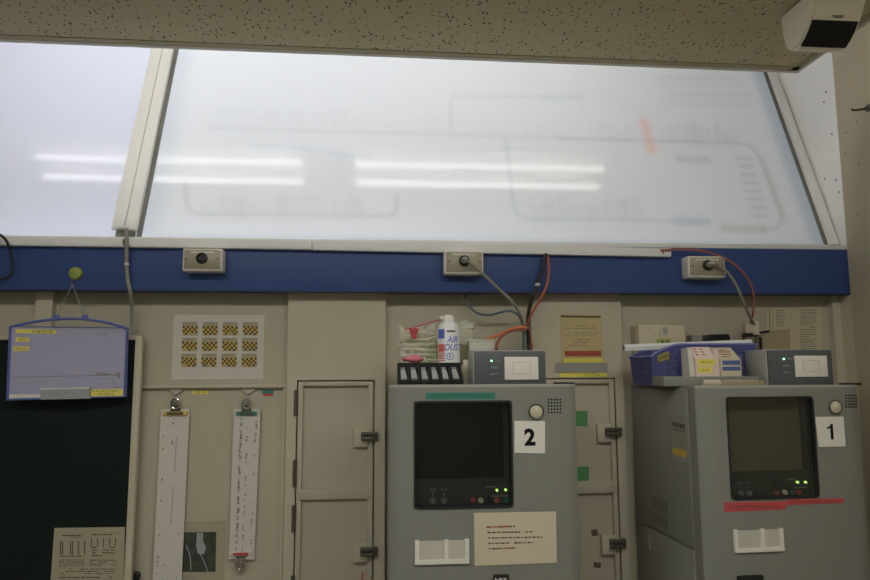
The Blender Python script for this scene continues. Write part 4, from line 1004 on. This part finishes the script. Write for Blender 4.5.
# small cartons
def carton(q_front, ytop_px, q_y, d, name_label, build_front):
    pass
yk = 1.90
t = thing('small_carton', 'pale pink carton with two yellow labels in front of the blue basket', 'carton', P(704,376,yk), 'small cartons on the base plate')
a, b = xpx(695.4,365,yk), xpx(715,365,yk); z1_ = zpx(704,359,yk); zt_ = zpx(704,347,yk+.03)
MB().prism([(a, yk, zs), (a, yk, z1_), (a, yk+.03, zt_), (a, yk+.06, zt_), (a, yk+.06, zs)], (b-a, 0, 0)).build('box', 'pink_paper', t, smooth=False)
MB().prism([(a-.016, yk+.004, zs), (a-.016, yk+.012, zt_-.004), (a-.016, yk+.055, zt_-.004), (a-.016, yk+.055, zs)], (.0145, 0, 0)).build('side_flap', 'white_paper', t, smooth=False)
MB().px([(697.2,359.4),(714.6,359),(714.8,365.2),(697.6,365.6)], yk-.001, .001).px([(698.4,367),(712.2,366.8),(712.2,372.4),(698.6,372.6)], yk-.001, .001).build('yellow_label', 'yellow', t)
mb = MB(); glyphs(mb, 700, 361.4, 713, 363.4, yk-.0016, 6, 2); glyphs(mb, 702, 369, 709, 371, yk-.0016, 3, 2); mb.build('writing', 'ink', t)
mb = MB()
for i in range(3):
    for x_ in (697.4, 704): mb.prism([Vector((xpx(x_,355,yk), yk+.009+i*.007, 0))+Vector((0, -.0003, z1_+(zt_-z1_)*(.009+i*.007)/.03)), Vector((xpx(x_+2.6,355,yk), yk+.009+i*.007, 0))+Vector((0, -.0003, z1_+(zt_-z1_)*(.009+i*.007)/.03)), Vector((xpx(x_+2.6,355,yk), yk+.012+i*.007, 0))+Vector((0, -.0003, z1_+(zt_-z1_)*(.012+i*.007)/.03)), Vector((xpx(x_,355,yk), yk+.012+i*.007, 0))+Vector((0, -.0003, z1_+(zt_-z1_)*(.012+i*.007)/.03))], (0, -.0003, .0003))
mb.build('print', 'ink_red', t, smooth=False)
t = thing('small_carton', 'cream carton with two blue stripes in front of the blue basket', 'carton', P(731,376,yk), 'small cartons on the base plate')
a, b = xpx(720.6,365,yk), xpx(741,365,yk); z1_ = zpx(731,359.4,yk); zt_ = zpx(728,347.6,yk+.055); 
pl_ = [(yk, zs), (yk, z1_), (yk+.055, zt_), (yk+.07, zt_), (yk+.07, zs)]
MB().prism([(a, y_, z_) for y_, z_ in pl_], (b-a, 0, 0)).build('box', 'cream_paper', t, smooth=False)
MB().box(a-.018, a-.0015, yk+.006, yk+.06, zs, zt_-.006).build('side_flap', 'pink_paper', t, smooth=False)
MB().px([(722.4,360.6),(740,360.4),(740.2,364.8),(722.6,365)], yk-.001, .001).px([(722.6,366.8),(740.2,366.6),(740.4,370.6),(722.8,370.8)], yk-.001, .001).build('blue_stripe', 'stripe_blue', t)
mb = MB(); sl = Vector((0, .055, zt_-z1_))
for f_, l0, l1, in ((.18, .2, .6), (.38, .15, .75), (.58, .25, .8), (.74, .3, .7)):
    o_ = Vector((a, yk-.0004, z1_+.0003))+sl*f_; mb.prism([o_+Vector(((b-a)*l0, 0, 0)), o_+Vector(((b-a)*l1, 0, 0)), o_+sl*.07+Vector(((b-a)*l1, 0, 0)), o_+sl*.07+Vector(((b-a)*l0, 0, 0))], (0, -.0003, .0003))
mb.build('print', 'ink_red', t, smooth=False)
# blue basket
yk0, yk1 = 1.985, 2.15
xb0, xb1 = xpx(653.5, 380, yk0), xpx(755, 375, yk0)
zb_ = Z1+.0005; zr_ = zpx(700, 344.6, yk0); zlo = zpx(645, 356.5, yk0)
t = thing('basket', 'blue violet plastic basket on machine one behind the small cartons', 'basket', ((xb0+xb1)/2, (yk0+yk1)/2, zb_))
BW = xb1-xb0; fl = .009
def rim_z(u): return zlo+(zr_-zlo)*min(1, max(0, u/.24))**.75
def fwall(u, v, yy=yk0, sg=-1):
    x0_, x1_ = xb0, xb1; zt_ = rim_z(u)
    return Vector((x0_+BW*u+(2*u-1)*fl*v*.7, yy+sg*fl*.5*v, zb_+(zt_-zb_)*v))
def ewall(side):
    def f(u, v):
        a_, b_ = fwall(side, v, yk0, -1), fwall(side, v, yk1, 1); return a_*(1-u)+b_*u
    return f
def lattice(f, nx, nz, holes, th=.0025):
    mb = MB(); V_ = {}
    def vv(i, j):
        if (i, j) not in V_: V_[(i, j)] = mb.bm.verts.new(f(i/nx, j/nz))
        return V_[(i, j)]
    for i in range(nx):
        for j in range(nz):
            if not holes(i, j): mb.bm.faces.new((vv(i, j), vv(i+1, j), vv(i+1, j+1), vv(i, j+1)))
    bmesh.ops.solidify(mb.bm, geom=list(mb.bm.faces), thickness=th)
    return mb
hole = lambda i, j: i % 2 == 1 and j % 2 == 1 and 5 <= j <= 13 and not (12 <= i <= 15) and 5 < i < 47
lattice(lambda u, v: fwall(u, v), 50, 17, hole).build('wall', 'violet', t, smooth=False)
lattice(lambda u, v: fwall(u, v, yk1, 1), 50, 17, hole).build('wall', 'violet', t, smooth=False)
for sd in (0, 1): lattice(ewall(sd), 20, 17, lambda i, j: i % 2 == 1 and j % 2 == 1 and 5 <= j <= 11 and 2 < i < 17).build('wall', 'violet', t, smooth=False)
MB().box(xb0, xb1, yk0, yk1, zb_, zb_+.003).build('bottom', 'violet', t)
mb = MB(); us = [k_/14 for k_ in range(15)]
mb.tube([fwall(u, 1) for u in us], .004, 8, 2).tube([fwall(u, 1, yk1, 1) for u in us], .004, 8, 2)
for sd in (0, 1): mb.tube([fwall(sd, 1), fwall(sd, 1, yk1, 1)], .004, 8)
mb.build('rim', 'violet', t)
MB().box(xb0-fl-.010, xb0-fl+.004, yk0+.05, yk0+.10, zlo-.004, zlo+.002, .002).build('lip', 'board_blue', t)
def fq(u0, v0, u1, v1, o_):
    d_ = Vector((0, -.0035-o_, 0)); return [fwall(u0, v0)+d_, fwall(u1, v0)+d_, fwall(u1, v1)+d_, fwall(u0, v1)+d_]
MB().prism(fq(.055, .70, .165, .90, 0), (0, .001, 0)).build('yellow_label', 'olive_label', t)
mb = MB()
for i in range(6): mb.prism(fq(.066+i*.015, .76, .075+i*.015, .84, .0006), (0, .0003, 0))
mb.build('label_writing', 'ink', t)
tag(MB().box(xb0+.02, xb1-.03, yk0+.035, yk0+.045, zb_+.004, zr_-.02).build('paper_pad', 'bone'), 'pale card standing inside the blue basket, showing through its holes', 'card')
# white rail lying over the basket, cardboard box behind
t = thing('white_rail', 'white plastic angle rail lying across the blue basket', 'rail', P(690,348,2.03))
p0, p1 = P(624.6, 347.4, 2.055), P(752, 342.2, 2.055)
prf = [Vector((0, 0, -.011)), Vector((0, -.003, .001)), Vector((0, .004, .009)), Vector((0, .018, .009)), Vector((0, .014, -.008))]
MB().prism([p0+v for v in prf], p1-p0).build('rail_body', 'trunk', t)
MB().prism([p0+v*.82+Vector((-.0012, .001, 0)) for v in prf], (.003, 0, 0)).build('end_plug', 'dark_steel', t)
yx = 2.175
t = thing('cardboard_box', 'white cardboard box with lime sticker standing behind the white rail', 'box', P(661,386,yx))
a, b = xpx(639.2,335,yx), xpx(684.8,335,yx); zz = zpx(661,325,yx)
MB().box(a, b, yx, YK-.004, Z1, zz, .0015).build('carton', 'cream_paper', t, label='white carton')
bf = MB().pxr(656.4, 338.6, 670.6, 352, yx-.0008, .0008).build('lime_sticker', 'lime', t)
mb = MB(); mb.cyl(P(662.4,342,yx-.001), 'y', .0042, -.0004, 12).cyl(P(667.6,342,yx-.001), 'y', .0042, -.0004, 12).build('dots', 'ink', bf)
mb = MB(); dashes(mb, 659.4, 327, 661.4, 338, yx-.0006, 6, .9); mb.px([(663,327.6),(666,326.4),(668,329),(667.4,334),(664.6,336),(662.6,332)], yx-.0006, .0005)
mb.px([(648.6,329.6),(650.2,328),(651,329.6)], yx-.0006, .0005).px([(673.4,329.4),(674.8,327.8),(676,329.2)], yx-.0006, .0005).build('print', 'cell', t)
# small dark things beyond the basket
t = thing('cable_adapter', 'black adapter lump behind the basket right of the cardboard box', 'adapter', P(717,386,2.18))
a, b = xpx(703.5,338,2.175), xpx(730,338,2.175)
mb = MB().prism([(a, 2.175, zpx(716,352,2.175)), (a, 2.175, zpx(704,340.6,2.175)), (a+.022, 2.175, zpx(708,334.6,2.175)), (b-.006, 2.175, zpx(728,334,2.175)), (b, 2.175, zpx(730,336,2.175)), (b, 2.175, zpx(730,352,2.175))], (0, .05, 0)).box(a+.01, b-.01, 2.185, 2.215, Z1, zpx(716,350,2.175))
mb.build('case', 'black', t)
t = thing('adapter_box', 'small grey box behind the basket beside the black adapter', 'box', P(697,386,2.19))
MB().box(xpx(692.5,340,2.185), xpx(702.8,340,2.185), 2.185, 2.23, Z1, zpx(698,335,2.185), .002).build('case', 'cable_grey', t)
MB().cyl(P(689,343,2.19), 'y', .009, .03, 16).box(xpx(688,344,2.19), xpx(694,344,2.19), 2.2, 2.215, zpx(690,346,2.19), zpx(690,343,2.19)).build('dial', 'dark_steel', t)
# papers at the right
ypp = YK-.0010
pr = paper('notice', [(766.6,309.4),(822.4,305.2),(822,362),(767.4,362)], ypp, 'list_paper', 'two column list sheet on the wall above machine one control box', 'notice')
mb = MB(); dashes(mb, 776, 309.6, 784.6, 327, ypp-.0004, 8, .85, .5, 3, 8); dashes(mb, 800.4, 309.2, 816, 350, ypp-.0004, 17, .9, .45, 5, 14); mb.build('print', 'ink_soft', pr)
MB().px([(769,309.4),(770.4,309.3),(771,362),(769.6,362)], ypp-.0004, .0003).px([(772.4,309.2),(773,309.2),(773.6,362),(773,362)], ypp-.0004, .0003).build('margin_lines', 'kraft', pr)
t = thing('card_folder', 'beige card folder standing behind the control box on machine one', 'folder', P(774,386,2.2))
MB().px([(760.6,336.4),(772,330.6),(790,328.8),(790.4,386),(761,386)], 2.2, .012).build('card', 'kraft', t)
MB().px([(759.8,331.6),(769.4,330),(769.4,332.4),(759.8,333.8)], 2.196, .003).px([(760,338),(762,337.4),(762.4,350),(760.6,350)], 2.196, .003).build('black_clip', 'black', t)

# ------------------------------------------------------------------ sensor under the ceiling, hook
t = thing('motion_sensor', 'white motion sensor with curved black window under the ceiling edge at right', 'sensor', (1.16, 1.6, ZC))
zz = EYE
prof = [(1.676,.963),(1.672,.90),(1.664,.868),(1.650,.850),(1.630,.842),(1.604,.843),(1.585,.853),(1.566,.868),(1.550,.887),(1.536,.908),(1.524,.930),(1.516,.945),(1.520,.963)]
SX0, SX1 = 1.093, 1.231
mb = MB().prism([(SX0, a, zz+b) for a, b in prof], (SX1-SX0, 0, 0))
bmesh.ops.bevel(mb.bm, geom=list(mb.bm.edges), offset=.0075, segments=3, affect='EDGES', clamp_overlap=True)
mb.build('case', 'sensor', t)
wp = [(1.604,.843),(1.585,.853),(1.566,.868),(1.550,.887)]
def offp(k, o_):
    a = Vector((wp[max(k-1,0)][0], wp[max(k-1,0)][1])); b = Vector((wp[min(k+1,3)][0], wp[min(k+1,3)][1])); d = (b-a).normalized(); n_ = Vector((-abs(d.y), -abs(d.x)))
    return Vector((wp[k][0], wp[k][1]))+n_*o_
pts = []
inn_ = [offp(k, -.004) for k in range(4)]; ou_ = [offp(k, .0022) for k in range(4)]
MB().prism([(SX0+.007, v.x, zz+v.y) for v in inn_+ou_[::-1]], (SX1-SX0-.016, 0, 0)).build('window', 'sensor_window', t)
# maker's lettering on the brow
lo, hi = Vector((1.548,.8885)), Vector((1.5375,.906))
o_ = text_obj('TAKEX', .0098, 'ink_black', 'lettering', t, (0, 0, 0), bold=.0002)
for v in o_.data.vertices:
    w_ = Vector(v.co)+ORI[t.name]; x_, z_ = w_.x, w_.z
    dv = (hi-lo).normalized(); nv = Vector((-dv.y, dv.x)); nv = nv if nv.x < 0 else -nv
    q_ = lo*.62+hi*.38+dv*z_+nv*.0012
    v.co = Vector((1.163+x_, q_.x, zz+q_.y))-ORI[t.name]
MB().tube([(1.185, 1.528, zz+.935), (1.188, 1.512, zz+.95), (1.194, 1.51, zz+.963)], .0016, 6).build('red_wire', 'cable_red', t)
MB().tube([(1.197, 1.528, zz+.935), (1.2, 1.512, zz+.95), (1.206, 1.51, zz+.963)], .0016, 6).tube([(1.207, 1.528, zz+.935), (1.21, 1.512, zz+.95), (1.216, 1.51, zz+.963)], .0016, 6).build('black_wire', 'cable_black', t)
hk = PX(868, 108, XS-.006)
t = thing('wall_hook', 'small dark metal hook sticking out of the grey side wall', 'hook', hk)
MB().tube([hk, hk+Vector((-.02, .002, -.004)), hk+Vector((-.045, .004, -.007)), hk+Vector((-.055, .004, -.003))], .0038, 8).build('rod', 'dark_steel', t)
MB().cyl(hk+Vector((-.002, 0, 0)), 'x', .012, .004, 16).build('flange', 'dark_steel', t)

# ------------------------------------------------------------------ world and view
w = bpy.data.worlds.new('world'); sc.world = w; w.use_nodes = True
w.node_tree.nodes['Background'].inputs[0].default_value = (.62, .68, .8, 1); w.node_tree.nodes['Background'].inputs[1].default_value = .15
sc.view_settings.view_transform = 'Standard'; sc.view_settings.look = 'None'; sc.view_settings.gamma = 1; sc.view_settings.exposure = 0
try: sc.view_settings.use_curve_mapping = False
except Exception: pass
sc.cycles.use_denoising = True
sc.cycles.max_bounces = 8; sc.cycles.diffuse_bounces = 5; sc.cycles.transparent_max_bounces = 16
